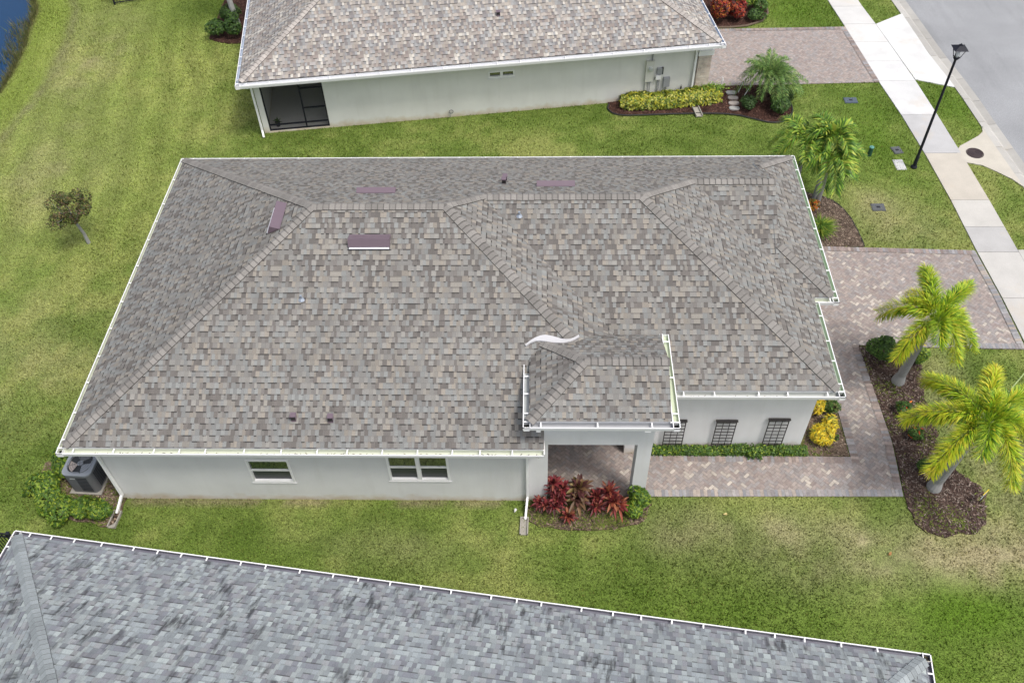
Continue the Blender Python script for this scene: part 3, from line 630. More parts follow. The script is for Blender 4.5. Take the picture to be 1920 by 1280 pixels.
roof_plane(roof, [(XF - E_, YD + E_, zf(E_)), (HL - E_, YD + E_, zf(E_)), (XG, YD + SK, ZE + SL * SK), (XG, RG3, zr3), (*B2, zr3)], (1, 0, 0))
roof_plane(roof, [(HL - E_, YD + E_, zf(E_)), (HL - E_, HW - E_, zf(E_)), (XG, HW - SK, ZE + SL * SK), (XG, YD + SK, ZE + SL * SK)], (0, 1, 0))
roof_plane(roof, [(XG, HW - SK, ZE + SL * SK), (XG, YD + SK, ZE + SL * SK), (XG - .25, YD + SK + .35, ZE + SL * (SK + .25)), (XG - .25, HW - SK - .35, ZE + SL * (SK + .25))], (0, 1, 0))
roof_o = roof.build('roof', MAT['shingle_main'], H)
CAPC = (.222, .21, .196); caps = MB()
e_pl = lambda: None
n_e = n_ea
def hipcap(p0, p1, a, b): ridge_caps(caps, p0, p1, a, b, CAPC)
hipcap((E_ + .05, E_ + .05, zf(E_ + .05)), (RG1, RG1, zr1), n_fr, n_we); hipcap((E_ + .05, HW - E_ - .05, zf(E_ + .05)), (RG1, RG1, zr1), n_bk, n_we)
hipcap((RG1, RG1, zr1), (*A1, zr1), n_fr, n_bk); hipcap((XE - HY, HY, zf(HY)), (*A1, zr1), n_fr, n_e); hipcap((*B1, zr2), (*A1, zr1), n_e, n_bk)
hipcap((*B1, zr2), (*A2, zr2), n_fr, n_bk); hipcap((XF - E_ - .05, YF + E_ + .05, zf(E_ + .05)), (*A2, zr2), n_fr, n_e); hipcap((*B2, zr3), (*A2, zr2), n_e, n_bk)
hipcap((*B2, zr3), (XG, RG3, zr3), n_fr, n_bk); hipcap((HL - E_ - .05, YD + E_ + .05, zf(E_ + .05)), (XG, YD + SK, ZE + SL * SK), n_fr, n_e); hipcap((HL - E_ - .05, HW - E_ - .05, zf(E_ + .05)), (XG, HW - SK, ZE + SL * SK), n_bk, n_e)
# porch roof
PX0, PX1, PY0, PY1 = 10.9, 14.40, .10, 2.90; PR = (PY0 + PY1) / 2; PZ = ZP + SP * (PR - PY0); PA = PX0 + PR - PY0
proof = MB(); PXR = PX1 - .2
pn_f = roof_plane(proof, [(PX0 + E_, PY0 + E_, ZP + SP * E_), (PXR, PY0 + E_, ZP + SP * E_), (PXR, PR, PZ), (PA, PR, PZ)], (1, 0, 0))
pn_w = roof_plane(proof, [(PX0 + E_, PY0 + E_, ZP + SP * E_), (PA, PR, PZ), (PX0 + E_, PY1 - E_, ZP + SP * E_)], (0, 1, 0))
pn_b = roof_plane(proof, [(PX0 + E_, PY1 - E_, ZP + SP * E_), (PA, PR, PZ), (PXR, PR, PZ), (PXR, PY1, ZP)], (1, 0, 0))
proof_o = proof.build('porch_roof', MAT['shingle_main'], H); pc_ = MB()
for p0, p1, a, b in (((PX0 + .14, PY0 + .14, ZP + SP * .14), (PA, PR, PZ), pn_f, pn_w), ((PX0 + .42, PY1 - .42, ZP + SP * .42), (PA, PR, PZ), pn_b, pn_w), ((PA, PR, PZ), (PXR, PR, PZ), pn_f, pn_b)): ridge_caps(pc_, p0, p1, a, b, CAPC)
pc_.build('ridge_cap', MAT['cap'], proof_o); caps.build('ridge_cap', MAT['cap'], roof_o)
# closed undersides, fascia, gable ends
m = MB(); zs = ZE - .10
for P in ([(.11, .11), (11.4, .11), (11.4, .52), (.52, .52), (.52, 10.7), (.11, HW - .11)], [(.11, HW - .11), (.52, 10.7), (18.7, 10.7), (HL - .11, HW - .11)], [(HL - .11, HW - .11), (18.7, 10.7), (18.7, YD + .45), (HL - .11, YD + .11)], [(HL - .11, YD + .11), (18.7, YD + .45), (18.1, YD + .45), (18.1, YD + .11)], [(XF - .11, YD + .1), (18.1, YD + .1), (18.1, YF + .5), (XF - .11, YF + .11)], [(XF - .11, YF + .11), (18.1, YF + .5), (14.0, YF + .5), (14.0, YF + .11)]):
    m.face([(x, y, zs) for x, y in P])
m.face([(x, y, ZP - .1) for x, y in [(PX0 + .11, PY0 + .11), (PX1 - .11, PY0 + .11), (PX1 - .11, 2.5), (PX0 + .11, 2.5)]])
m.build('soffit', MAT['white'], H)
m = MB(); m.face([(XG - .12, YD + SK - .3, ZE + SL * (SK - .2)), (XG - .12, HW - SK + .3, ZE + SL * (SK - .2)), (XG - .12, RG3, zr3 - .03)]); m.build('gable_end', MAT['stucco'], H)
m = MB(); m.face([(PXR - .1, PY0 + .3, ZP + .0), (PXR - .1, PY1 - .2, ZP), (PXR - .1, PR, PZ - .05)])
m.build('porch_gable', MAT['stucco'], H)
m = MB()
for y0_, y1_ in ((PY0 + E_, PR), (PY1, PR)):
    z0_ = ZP + SP * abs(PR - PY0) - SP * abs(PR - y0_); m.bar((PXR - .012, y0_, z0_ - .055), (PXR - .012, y1_, PZ - .055), .024, .09)
m.build('rake_board', MAT['white'], proof_o)
# walls
WZ = ZE - .08; m = MB(); W1 = (4.10, 5.17, .82, 1.80); W2 = (7.56, 9.07, .92, 2.02)
wall_holes(m, 'x', .5, .5, 11.48, -.1, WZ, [W1, W2])
for (a, b) in (((.5, 10.75), (.5, .5)), ((18.75, 10.75), (.5, 10.75)), ((18.75, 5.33), (18.75, 10.75)), ((18.19, 5.33), (18.75, 5.33)), ((18.19, 2.18), (18.19, 5.33)), ((13.58, 2.18), (18.19, 2.18)), ((13.58, 5.2), (13.58, 2.18)), ((11.48, 5.2), (13.58, 5.2)), ((11.48, .5), (11.48, 5.2))):
    m.face([(*a, -.1), (*b, -.1), (*b, WZ), (*a, WZ)])
m.build('wall', MAT['stucco'], H)
m = MB(); BZ = 2.5
m.box(11.38, 13.93, .494, .78, BZ, ZP - .1); m.box(13.65, 13.928, .78, 2.176, BZ, ZP - .1); m.box(11.382, 11.62, .78, 2.5, BZ, ZP - .1); m.build('porch_beam', MAT['stucco'], H)
m = MB(); m.box(13.52, 13.86, 1.965, 2.175, -.05, BZ - .002); m.build('porch_pilaster', MAT['stucco'], H)
m = MB(); m.box(13.58, 13.925, .5, .86, -.05, BZ - .002); m.build('porch_column', MAT['stucco'], H)
m = MB(); m.face([(11.6, .7, 3.0), (13.7, .7, 3.0), (13.7, 5.2, 3.0), (11.6, 5.2, 3.0)]); m.build('porch_ceiling', MAT['white'], H)
window(H, *W1[:2], W1[2], W1[3], .5); window(H, *W2[:2], W2[2], W2[3], .5, True, (W2[0] + W2[1]) / 2)
m = MB(); m.box(12.0, 13.0, 5.1, 5.19, 0, 2.1); d = m.build('front_door', MAT['bronze'], H); m = MB(); m.tube([(12.1, 5.06, 1.0), (12.22, 5.06, 1.0)], .02, 6); m.build('handle', MAT['badge'], d)
YEL = (.55, .58, .475)
g = gutter(H, (0, 0), (11.37, 0), (0, 1), ZE, inner=YEL, seed=2, hang=.72); debris(g, (.3, 0), (11.3, 0), (0, 1), ZE, 170, 3)
gutter(H, (0, 0), (0, HW), (1, 0), ZE, inner=YEL, seed=3, hang=.85); gutter(H, (0, HW), (HL, HW), (0, -1), ZE, inner=YEL, seed=4, hang=.9); gutter(H, (HL, YD), (HL, HW), (-1, 0), ZE, inner=(.50, .62, .44), seed=5, hang=.7)
gutter(H, (XF - .1, YD), (HL, YD), (0, 1), ZE, inner=YEL, seed=6, hang=.6); gutter(H, (XF, YF), (XF, YD), (-1, 0), ZE, inner=(.50, .60, .44), seed=7, hang=.75); g = gutter(H, (14.36, YF), (XF, YF), (0, 1), ZE, inner=(.40, .42, .40), seed=8, hang=.8); debris(g, (14.6, YF), (17.6, YF), (0, 1), ZE, 30, 8)
g = gutter(H, (PX0, PY0), (PX1, PY0), (0, 1), ZP, inner=(.32, .33, .35), seed=9, hang=1.2); debris(g, (PX0, PY0), (PX0 + .4, PY0), (0, 1), ZP, 12, 9)
gutter(H, (PX0, PY0), (PX0, 1.95), (1, 0), ZP, inner=(.36, .38, .38), seed=10, hang=.5); gutter(H, (PX1, PY0), (PX1, PY1), (-1, 0), ZP, inner=(.50, .56, .40), seed=11, hang=1.0)
m = MB(); m.box(11.2, 11.3, PY0 + .03, PY0 + .1, ZP - .2, ZP - .126); m.build('gutter_outlet', MAT['white'], H); m = MB(); m.box(13.62, 13.76, PY0 + .03, PY0 + .1, ZP - .2, ZP - .126); m.build('gutter_outlet', MAT['white'], H)
downspout(H, [(.58, .08, 2.62), (.58, .44, 2.35), (.58, .44, .28), (.50, .05, .06)]); downspout(H, [(10.98, .08, 2.62), (10.98, .44, 2.4), (10.98, .44, .3), (10.93, -.05, .06)], .07)
splash_block(.49, -.14, R(-5), 'concrete splash block by the air conditioner shrubs, at the house corner'); splash_block(10.9, -.25, R(-2), 'concrete splash block left of the red cordyline bed, under the downspout')
# white flashing behind the porch roof
m = MB(); top = [(10.93, 2.34), (11.05, 2.43), (11.17, 2.51), (11.29, 2.57), (11.41, 2.60), (11.53, 2.585), (11.65, 2.55), (11.77, 2.505), (11.89, 2.475), (12.0, 2.475), (12.1, 2.51), (12.2, 2.56)]; bot = [(10.95, 2.32), (11.06, 2.39), (11.18, 2.43), (11.29, 2.435), (11.41, 2.42), (11.53, 2.40), (11.65, 2.39), (11.77, 2.385), (11.89, 2.395), (12.01, 2.42), (12.12, 2.465), (12.22, 2.525)]
top = [(b[0] + (a[0] - b[0]) * .7, b[1] + (a[1] - b[1]) * .7) for a, b in zip(top, bot)]
for i in range(len(top) - 1):
    q = [(*bot[i], zf(bot[i][1]) + .06), (*bot[i + 1], zf(bot[i + 1][1]) + .06), (*top[i + 1], zf(top[i + 1][1]) + .085), (*top[i], zf(top[i][1]) + .085)]; m.face(q)
    m.face([(x, y, z - .04) for x, y, z in q][::-1]); m.face([(q[0][0], q[0][1], q[0][2] - .04), (q[1][0], q[1][1], q[1][2] - .04), q[1], q[0]])
m.build('flashing', plain('flashing_metal', (.50, .50, .52), .6), roof_o)
# roof vents: built in a plane frame (x along, y up slope, z normal)
def plane_obj(o, org, ex, n):
    ex = Vector(ex).normalized(); ey = Vector(n).cross(ex).normalized(); mt = Matrix((ex, ey, Vector(n))).transposed().to_4x4(); mt.translation = Vector(org); o.matrix_local = mt
def roof_vent(parent, org, ex, n, L=1.03, k=1.):
    m = MB(); w = .30
    pr = [(-.03, .0), (-.03, .04), (-.01, .06), (.13, .18), (.30, .012), (.32, .0)]; pr = [(a * k, z * k) for a, z in pr]
    for (a, za), (b, zb) in zip(pr[:-1], pr[1:]): m.face([(0, a, za), (L, a, za), (L, b, zb), (0, b, zb)])
    for x in (0, L): m.face([(x, a, z) for a, z in pr])
    o = m.build('roof_vent', MAT['vent'], parent); plane_obj(o, org, ex, n)
    q = MB(); q.box(.02, L - .02, -.075, -.03, .004, .03); q.build('vent_louver', MAT['vent_pale'], o)
    q = MB(); q.box(-.02, L + .02, -.09, -.076, .003, .02); q.build('vent_flange', MAT['black'], o)
roof_vent(roof_o, (6.58, 4.60, zf(4.60) + .02), (1, 0, 0), n_fr); roof_vent(roof_o, (4.50, 6.16, ZE + SL * 4.50 + .02), (0, -1, 0), n_we, 1.0)
roof_vent(roof_o, (7.49, 6.98, ZE + SL * (HW - 6.98) + .01), (-1, 0, 0), n_bk, 1.03, .7); roof_vent(roof_o, (12.23, 7.62, ZE + SL * (HW - 7.62) + .01), (-1, 0, 0), n_bk, 1.03, .7)
def pipe_vent(parent, org, mat=None, n=None, h=.16, s=.055):
    m = MB(); m.box(-s, s, -s, s, -.1, h); m.box(-s * 1.25, s * 1.25, -s * 1.25, s * 1.25, h, h + .02); o = m.build('vent_pipe', mat or MAT['vent'], parent); o.location = org
    q = MB(); q.box(-s * 1.02, s * 1.02, -s * 1.04, -s * 1.0, h * .25, h * .85); q.build('vent_mouth', MAT['bronze'], o)
pipe_vent(roof_o, (5.55, .75, zf(.75))); pipe_vent(roof_o, (6.42, .73, zf(.73))); pipe_vent(roof_o, (10.33, 8.15, ZE + SL * (HW - 8.15))); pipe_vent(roof_o, (10.31, 7.8, ZE + SL * (HW - 7.8)))
for x, y, z in ((5.51, 3.40, zf(3.40)), (10.76, 5.98, zf(5.98, YF))):
    m = MB(); m.tube([(0, 0, -.05), (0, 0, .12)], .028, 10); m.tube([(0, 0, -.02), (0, 0, .03)], [.09, .04], 10); o = m.build('plumbing_vent', MAT['lead'], roof_o); o.location = (x, y, z)

# ---- the two neighbours -----------------------------------------------
def hip_roof(root, L, D, ze, sl, mat, cap, inset=.135):
    m = MB(); e = inset; z = lambda d: ze + sl * d; h = D / 2
    nf = roof_plane(m, [(e, e, z(e)), (L - e, e, z(e)), (L - h, h, z(h)), (h, h, z(h))], (1, 0, 0)); nw = roof_plane(m, [(e, e, z(e)), (h, h, z(h)), (e, D - e, z(e))], (0, 1, 0))
    nb = roof_plane(m, [(e, D - e, z(e)), (h, h, z(h)), (L - h, h, z(h)), (L - e, D - e, z(e))], (1, 0, 0)); ne = roof_plane(m, [(L - e, e, z(e)), (L - e, D - e, z(e)), (L - h, h, z(h))], (0, 1, 0))
    o = m.build('roof', mat, root); c = MB(); k = e + .05
    for a, b, n1, n2 in (((k, k, z(k)), (h, h, z(h)), nf, nw), ((k, D - k, z(k)), (h, h, z(h)), nb, nw), ((L - k, k, z(k)), (L - h, h, z(h)), nf, ne), ((L - k, D - k, z(k)), (L - h, h, z(h)), nb, ne), ((h, h, z(h)), (L - h, h, z(h)), nf, nb)): ridge_caps(c, a, b, n1, n2, cap, .13, .15, random.Random(2), .85)
    c.build('ridge_cap', MAT['cap'], o)
    s = MB(); s.face([(.11, .11, ze - .1), (.11, D - .11, ze - .1), (L - .11, D - .11, ze - .1), (L - .11, .11, ze - .1)]); s.build('soffit', MAT['white'], root)
    return o, nf
B = thing('house', 'house behind with pale tan mixed shingles and a long cream side wall', 'house', BHO, BHA)
BL, BD, BZE = 17.62, 11.0, 2.5
ro, nf = hip_roof(B, BL, BD, BZE, .47, MAT['shingle_tan'], (.37, .34, .315))
gutter(B, (0, 0), (BL, 0), (0, 1), BZE, inner=(.75, .76, .78), seed=21, hang=.9); gutter(B, (0, 0), (0, BD), (1, 0), BZE, inner=(.36, .42, .52), seed=22, hang=.7); gutter(B, (BL, 0), (BL, BD), (-1, 0), BZE, inner=(.42, .50, .62), seed=23, hang=.7)
m = MB(); LX0, LX1 = .66, 2.9; VY = .72; WN = (8.97, 9.94, 1.52, 1.80)
wall_holes(m, 'x', VY, .45, 17.15, -.1, BZE - .09, [(LX0, LX1, .06, BZE - .2), WN], depth=.14)
for a, b in (((.45, 10.4), (.45, VY)), ((17.15, 10.4), (.45, 10.4)), ((17.15, VY), (17.15, 10.4))): m.face([(*a, -.1), (*b, -.1), (*b, BZE - .09), (*a, BZE - .09)])
m.build('wall', MAT['stucco_cream'], B)
m = MB(); m.box(.6, 3.2, VY + .14, 4.2, -.1, .05); lf = m.build('lanai_floor', plain('lanai_floor', (.6, .59, .58), .7), B); m = MB(); m.face([(.6, 4.2, .05), (3.2, 4.2, .05), (3.2, 4.2, 2.3), (.6, 4.2, 2.3)]); m.face([(3.2, VY + .14, .05), (3.2, 4.2, .05), (3.2, 4.2, 2.3), (3.2, VY + .14, 2.3)]); m.face([(.6, VY + .14, .05), (.6, 4.2, .05), (.6, 4.2, 2.3), (.6, VY + .14, 2.3)]); m.build('lanai_wall', MAT['stucco_cream'], B)
m = MB(); y0, y1 = VY + .03, VY + .08; ZT = BZE - .2
for x in (LX0, 2.02, LX1 - .05): m.box(x, x + .05, y0, y1, .06, ZT)
for z in (.06, .28, ZT - .05): m.box(LX0 + .05, LX1 - .05, y0 + .003, y1 - .003, z, z + .05)
for z in (.9, 1.72): m.box(2.07, LX1 - .05, y0 + .003, y1 - .003, z, z + .045)
sf = m.build('screen_frame', MAT['black'], B); m = MB(); m.face([(LX0 + .02, VY + .055, .08), (LX1 - .02, VY + .055, .08), (LX1 - .02, VY + .055, ZT), (LX0 + .02, VY + .055, ZT)]); m.build('screen', MAT['screen'], sf)
window(B, *WN[:2], WN[2], WN[3], VY, False, (WN[0] + WN[1]) / 2)
m = MB(); m.box(16.86, 17.36, .60, 1.1, .3, 1.78); m.build('stone_pillar', MAT['stone_veneer'], B); m = MB(); m.box(16.83, 17.42, .57, 1.16, 1.782, 1.98); m.build('pillar_cap', MAT['white'], B); m = MB(); m.box(16.83, 17.40, .57, 1.14, .2, .298); m.build('pillar_base', MAT['white'], B); m = MB(); m.box(16.88, 17.34, .62, 1.08, -.1, .198); m.build('pillar_foot', MAT['stucco_cream'], B); m = MB(); m.box(16.88, 17.34, .62, 1.08, 1.982, BZE - .1); m.build('pillar_head', MAT['white'], B)
downspout(B, [(.40, .08, 2.38), (.40, .64, 2.15), (.40, .64, .2), (.44, .42, .05)], .09); downspout(B, [(16.76, .08, 2.38), (16.76, .64, 2.2), (16.76, .64, .15), (16.72, .3, .06)], .09)
pipe_vent(ro, (9.52, 1.85, BZE + .47 * 1.85), None, None, .14, .06)
t = thing('splash_block', 'splash block in the dark mulch in front of the yellow hedge', 'splash block', (*bh(16.75, -.45), .035), BHA, 'splash blocks under the downspouts'); m = MB(); m.box(-.1, .1, -.3, .3, .0, .03); m.box(-.13, -.1, -.3, .3, 0, .085); m.box(.1, .13, -.3, .3, 0, .085); m.build('block', MAT['concrete_plain'], t)

F = thing('house', 'near house with blue-grey algae streaked roof along the bottom of the photo', 'house', FGO, FGA)
# local y of this house points away from the lawn, so mirror by building with y negative
def fg_house():
    L, D, ze, sl = 19.18, 11.2, 2.75, .58; m = MB(); e = .145; z = lambda d: ze + sl * d; h = D / 2
    nf = roof_plane(m, [(e, -e, z(e)), (L - e, -e, z(e)), (L - h, -h, z(h)), (h, -h, z(h))], (1, 0, 0)); nw = roof_plane(m, [(e, -e, z(e)), (h, -h, z(h)), (e, e - D, z(e))], (0, 1, 0))
    nb = roof_plane(m, [(e, e - D, z(e)), (h, -h, z(h)), (L - h, -h, z(h)), (L - e, e - D, z(e))], (1, 0, 0)); ne = roof_plane(m, [(L - e, -e, z(e)), (L - e, e - D, z(e)), (L - h, -h, z(h))], (0, 1, 0))
    o = m.build('roof', MAT['shingle_blue'], F); c = MB(); k = e + .05; cc = (.255, .28, .29)
    for a, b, n1, n2 in (((k, -k, z(k)), (h, -h, z(h)), nf, nw), ((k, k - D, z(k)), (h, -h, z(h)), nb, nw), ((L - k, -k, z(k)), (L - h, -h, z(h)), nf, ne), ((L - k, k - D, z(k)), (L - h, -h, z(h)), nb, ne), ((h, -h, z(h)), (L - h, -h, z(h)), nf, nb)): ridge_caps(c, a, b, n1, n2, cc, .125, .15, random.Random(3), .4)
    c.build('ridge_cap', MAT['cap'], o)
    s = MB(); s.face([(.11, -.11, ze - .1), (.11, .11 - D, ze - .1), (L - .11, .11 - D, ze - .1), (L - .11, -.11, ze - .1)]); s.build('soffit', MAT['white'], F)
    trough_shade = (.11, .11, .15)  # shade inside the trough, put into the inner gutter colour
    gutter(F, (0, 0), (L, 0), (0, -1), ze, inner=trough_shade, seed=31, hang=.62, drip=(.50, .47, .38)); g = gutter(F, (L, 0), (L, -D), (-1, 0), ze, inner=trough_shade, seed=32, hang=.7); debris(g, (L, 0), (L, -.3), (-1, 0), ze, 14, 4); gutter(F, (0, 0), (0, -D), (1, 0), ze, inner=trough_shade, seed=33, hang=.7)
    w = MB()
    for a, b in (((.5, -.5), (18.7, -.5)), ((18.7, -.5), (18.7, .5 - D)), ((18.7, .5 - D), (.5, .5 - D)), ((.5, .5 - D), (.5, -.5))): w.face([(*b, -.1), (*a, -.1), (*a, ze - .09), (*b, ze - .09)])
    w.build('wall', MAT['stucco'], F)
fg_house()

# ------------------------------------------------------------------ air conditioner
def ac_unit(loc, rz, label):
    t = thing('air_conditioner', label, 'air conditioner', loc, rz); s, hh, r_ = .37, .80, .13
    def rsq(s, r, n=5):
        P = []
        for cx, cy, a0 in ((s - r, s - r, 0), (-s + r, s - r, 90), (-s + r, -s + r, 180), (s - r, -s + r, 270)):
            for k in range(n + 1): a = R(a0 + 90 * k / n); P.append((cx + r * math.cos(a), cy + r * math.sin(a)))
        return P
    m = MB(); m.box(-.42, .42, -.42, .42, -.05, .06); m.build('pad', MAT['concrete_plain'], t)
    m = MB(); P = rsq(s, r_); m.prism(P, .06, hh, bottom=True); m.v; cab = m.build('cabinet', MAT['ac_grey'], t)
    for x0, x1, y0, y1 in ((-.03, .25, -s - .012, -s - .002), (s + .002, s + .012, -.2, .2), (-.2, .2, s + .002, s + .012), (-s - .012, -s - .002, -.2, .2)):
        m = MB()
        for k in range(9): z = .15 + k * .068; m.box(x0, x1, y0, y1, z, z + .03)
        m.build('louver', MAT['ac_dark'], cab)
    m = MB(); m.box(-.19, -.06, -s - .008, -s - .001, .66, .70); m.build('badge', MAT['badge'], cab)
    m = MB(); N = 40; ro_, ri = rsq(s + .012, r_ + .02, 9), None
    ri = [(math.cos(math.atan2(y, x)) * .325, math.sin(math.atan2(y, x)) * .325) for x, y in ro_]
    for i in range(len(ro_)):
        j = (i + 1) % len(ro_); m.face([(*ro_[i], hh + .05), (*ro_[j], hh + .05), (*ri[j], hh + .06), (*ri[i], hh + .06)]); m.face([(*ro_[i], hh), (*ro_[j], hh), (*ro_[j], hh + .05), (*ro_[i], hh + .05)]); m.face([(*ri[i], hh + .06), (*ri[j], hh + .06), (*ri[j], hh + .004), (*ri[i], hh + .004)])
    m.build('top_cover', MAT['ac_top'], t)
    m = MB(); m.prism(ri, hh + .002, hh + .006); m.build('fan_well', MAT['ac_dark'], t)
    for a0, mt in ((205, 'fan'), (325, 'ac_top'), (85, 'ac_grey')):
        m = MB(); pts = []
        for k in range(9): a = R(a0 + (k - 4) * 10); pts.append((math.cos(a) * .285, math.sin(a) * .285, hh + .02 + .002 * k))
        m.face([(math.cos(R(a0 - 15)) * .07, math.sin(R(a0 - 15)) * .07, hh + .02), *pts, (math.cos(R(a0 + 15)) * .07, math.sin(R(a0 + 15)) * .07, hh + .035)]); m.build('fan_blade', MAT[mt], t)
    m = MB(); m.tube([(0, 0, hh + .03), (0, 0, hh + .055)], .075, 16); m.build('fan_motor', MAT['ac_top'], t)
    m = MB()
    for q in (.13, .19, .25, .31): m.tube([(math.cos(2 * math.pi * i / 28) * q, math.sin(2 * math.pi * i / 28) * q, hh + .066) for i in range(29)], .0028, 4)
    for k in range(4): a = R(20 + 90 * k); m.tube([(0, 0, hh + .068), (math.cos(a) * .33, math.sin(a) * .33, hh + .066)], .005, 4)
    m.build('fan_guard', MAT['ac_dark'], t); return t
AC = ac_unit((-.47, 1.0, .02), R(-3), 'grey air conditioner among green shrubs at the corner of the middle house')
dup(AC, (.05, -1.65, .02), FGA, 'dark air conditioner almost hidden behind the near roof gutter')

# ------------------------------------------------------------------ lamp
t = thing('street_lamp', 'tall black street lamp with lantern head beside the sidewalk', 'street lamp', (24.48, 14.15, 0)); LH = 4.28
m = MB(); m.tube([(0, 0, 0), (0, 0, .5), (0, 0, .52), (0, 0, LH)], [.068, .062, .05, .04], 14); m.build('pole', MAT['black'], t); m = MB(); m.tube([(0, 0, 0), (0, 0, .05), (0, 0, .1)], [.11, .11, .08], 14); m.build('base', MAT['black'], t)
m = MB(); m.tube([(0, 0, LH - .05), (0, 0, LH), (0, 0, LH + .04)], [.05, .09, .09], 12)
b_, t_ = .075, .15
for sx_, sy_ in ((1, 1), (1, -1), (-1, 1), (-1, -1)): m.bar((sx_ * b_, sy_ * b_, LH + .04), (sx_ * t_, sy_ * t_, LH + .34), .018, .018)
for k, z in ((b_, LH + .04), (t_, LH + .34)):
    for p, q in (((-k, -k), (k, -k)), ((k, -k), (k, k)), ((k, k), (-k, k)), ((-k, k), (-k, -k))): m.bar((*p, z), (*q, z), .018, .018)
ln = m.build('lantern', MAT['black'], t)
m = MB(); k = .215; zt = LH + .35
for p, q in (((-k, -k), (k, -k)), ((k, -k), (k, k)), ((k, k), (-k, k)), ((-k, k), (-k, -k))): m.face([(*p, zt), (*q, zt), (q[0] * .2, q[1] * .2, zt + .10), (p[0] * .2, p[1] * .2, zt + .10)])
m.face([(-k, -k, zt), (-k, k, zt), (k, k, zt), (k, -k, zt)]); m.box(-k * .2, k * .2, -k * .2, k * .2, zt + .095, zt + .125); m.tube([(0, 0, zt + .125), (0, 0, zt + .17)], [.025, .01], 8); m.build('lantern_roof', MAT['black'], t)
m = MB(); b2, t2 = b_ - .005, t_ - .005
for p, q in (((-1, -1), (1, -1)), ((1, -1), (1, 1)), ((1, 1), (-1, 1)), ((-1, 1), (-1, -1))): m.face([(p[0] * b2, p[1] * b2, LH + .05), (q[0] * b2, q[1] * b2, LH + .05), (q[0] * t2, q[1] * t2, LH + .33), (p[0] * t2, p[1] * t2, LH + .33)])
m.build('glass', MAT['lantern_glass'], ln); m = MB(); m.tube([(0, 0, LH + .06), (0, 0, LH + .12), (0, 0, LH + .2)], [.05, .075, .03], 12); m.build('bulb', MAT['bulb'], ln)

# ------------------------------------------------------------------ trellises on the garage wall
def trellis(x, top, label):
    t = thing('trellis', label, 'trellis', (x, 2.11, .08), 0, 'black trellises on the garage wall'); w = .25; h = top - .08
    m = MB()
    for k in range(4): xx = -w + 2 * w * k / 3; m.bar((xx, 0, 0), (xx, 0, h), .022 if k in (0, 3) else .014, .02)
    m.build('upright', MAT['bronze'], t); m = MB()
    for k in range(9): z = .04 + (h - .1) * k / 8; m.bar((-w, -.002, z), (w, -.002, z), .014, .014)
    m.build('crossbar', MAT['bronze'], t); m = MB(); m.box(-w - .03, w + .03, -.03, .035, h, h + .035); m.build('top_rail', MAT['bronze'], t)
trellis(14.79, 1.25, 'black trellis nearest the porch, half behind the porch gutter'); trellis(16.08, 1.25, 'black trellis standing in the middle of the garage wall'); trellis(17.40, 1.32, 'black trellis nearest the yellow crotons at the garage corner')

# ------------------------------------------------------------------ utility fittings on the wall behind
def onwall(name, label, cat, u): return thing(name, label, cat, (*bh(u, VY), 0), BHA)
t = onwall('electric_meter', 'tall cream electric meter panel with round glass dial and grey conduits', 'electric meter', 15.03)
m = MB(); m.box(-.15, .15, -.14, -.001, .87, 1.72); m.build('panel', MAT['box_cream'], t); m = MB(); m.tube([(.02, -.14, 1.42), (.02, -.21, 1.42)], .085, 16); m.tube([(.02, -.21, 1.42), (.02, -.24, 1.42)], [.07, .05], 16); m.build('dial', MAT['badge'], t)
m = MB(); m.tube([(.08, -.05, 1.72), (.08, -.05, 2.38)], .025, 8); m.build('riser', MAT['box_grey'], t); m = MB(); m.tube([(-.09, -.06, .0), (-.09, -.06, .87)], .03, 8); m.build('conduit', MAT['box_cream'], t); m = MB(); m.tube([(-.0, -.06, .0), (-.0, -.06, .87)], .014, 8); m.tube([(.07, -.06, .0), (.07, -.06, .87)], .014, 8); m.build('conduit', MAT['box_grey'], t)
t = onwall('junction_box', 'pair of small grey and white junction boxes right of the meter panel', 'junction box', 15.42)
m = MB(); m.box(-.09, .10, -.1, -.001, 1.12, 1.36); m.build('box', MAT['box_grey'], t); m = MB(); m.box(-.13, .06, -.13, -.002, .92, 1.09); m.build('box', MAT['white'], t); m = MB(); m.box(.11, .15, -.08, -.001, 1.1, 1.38); m.build('handle', MAT['ac_dark'], t)
m = MB(); m.tube([(-.02, -.05, .92), (-.02, -.05, .3), (-.1, -.05, .05)], .016, 8); m.tube([(.03, -.05, .92), (.03, -.05, .3), (0, -.05, .05)], .016, 8); m.tube([(-.13, -.05, .98), (-.2, -.06, .84), (-.3, -.06, .86)], .014, 8); m.build('cable', MAT['box_grey'], t)
t = onwall('cable_box', 'grey cable box low on the wall above the hedge with a thin pipe', 'cable box', 15.74); m = MB(); m.box(-.12, .12, -.11, -.001, .56, .94); m.build('box', MAT['box_grey'], t); m = MB(); m.tube([(0, -.05, .0), (0, -.05, .56)], .014, 8); m.build('conduit', MAT['box_grey'], t)
t = onwall('water_tap', 'thin dark standpipe against the wall beside the white downspout', 'pipe', 16.33); m = MB(); m.tube([(0, -.06, 0), (0, -.06, .5), (.0, -.14, .54), (0, -.17, .46)], .018, 8); m.build('pipe', MAT['bronze'], t); m = MB(); m.tube([(-.03, -.1, .57), (.03, -.1, .57)], .012, 6); m.build('handle', MAT['bronze'], t)
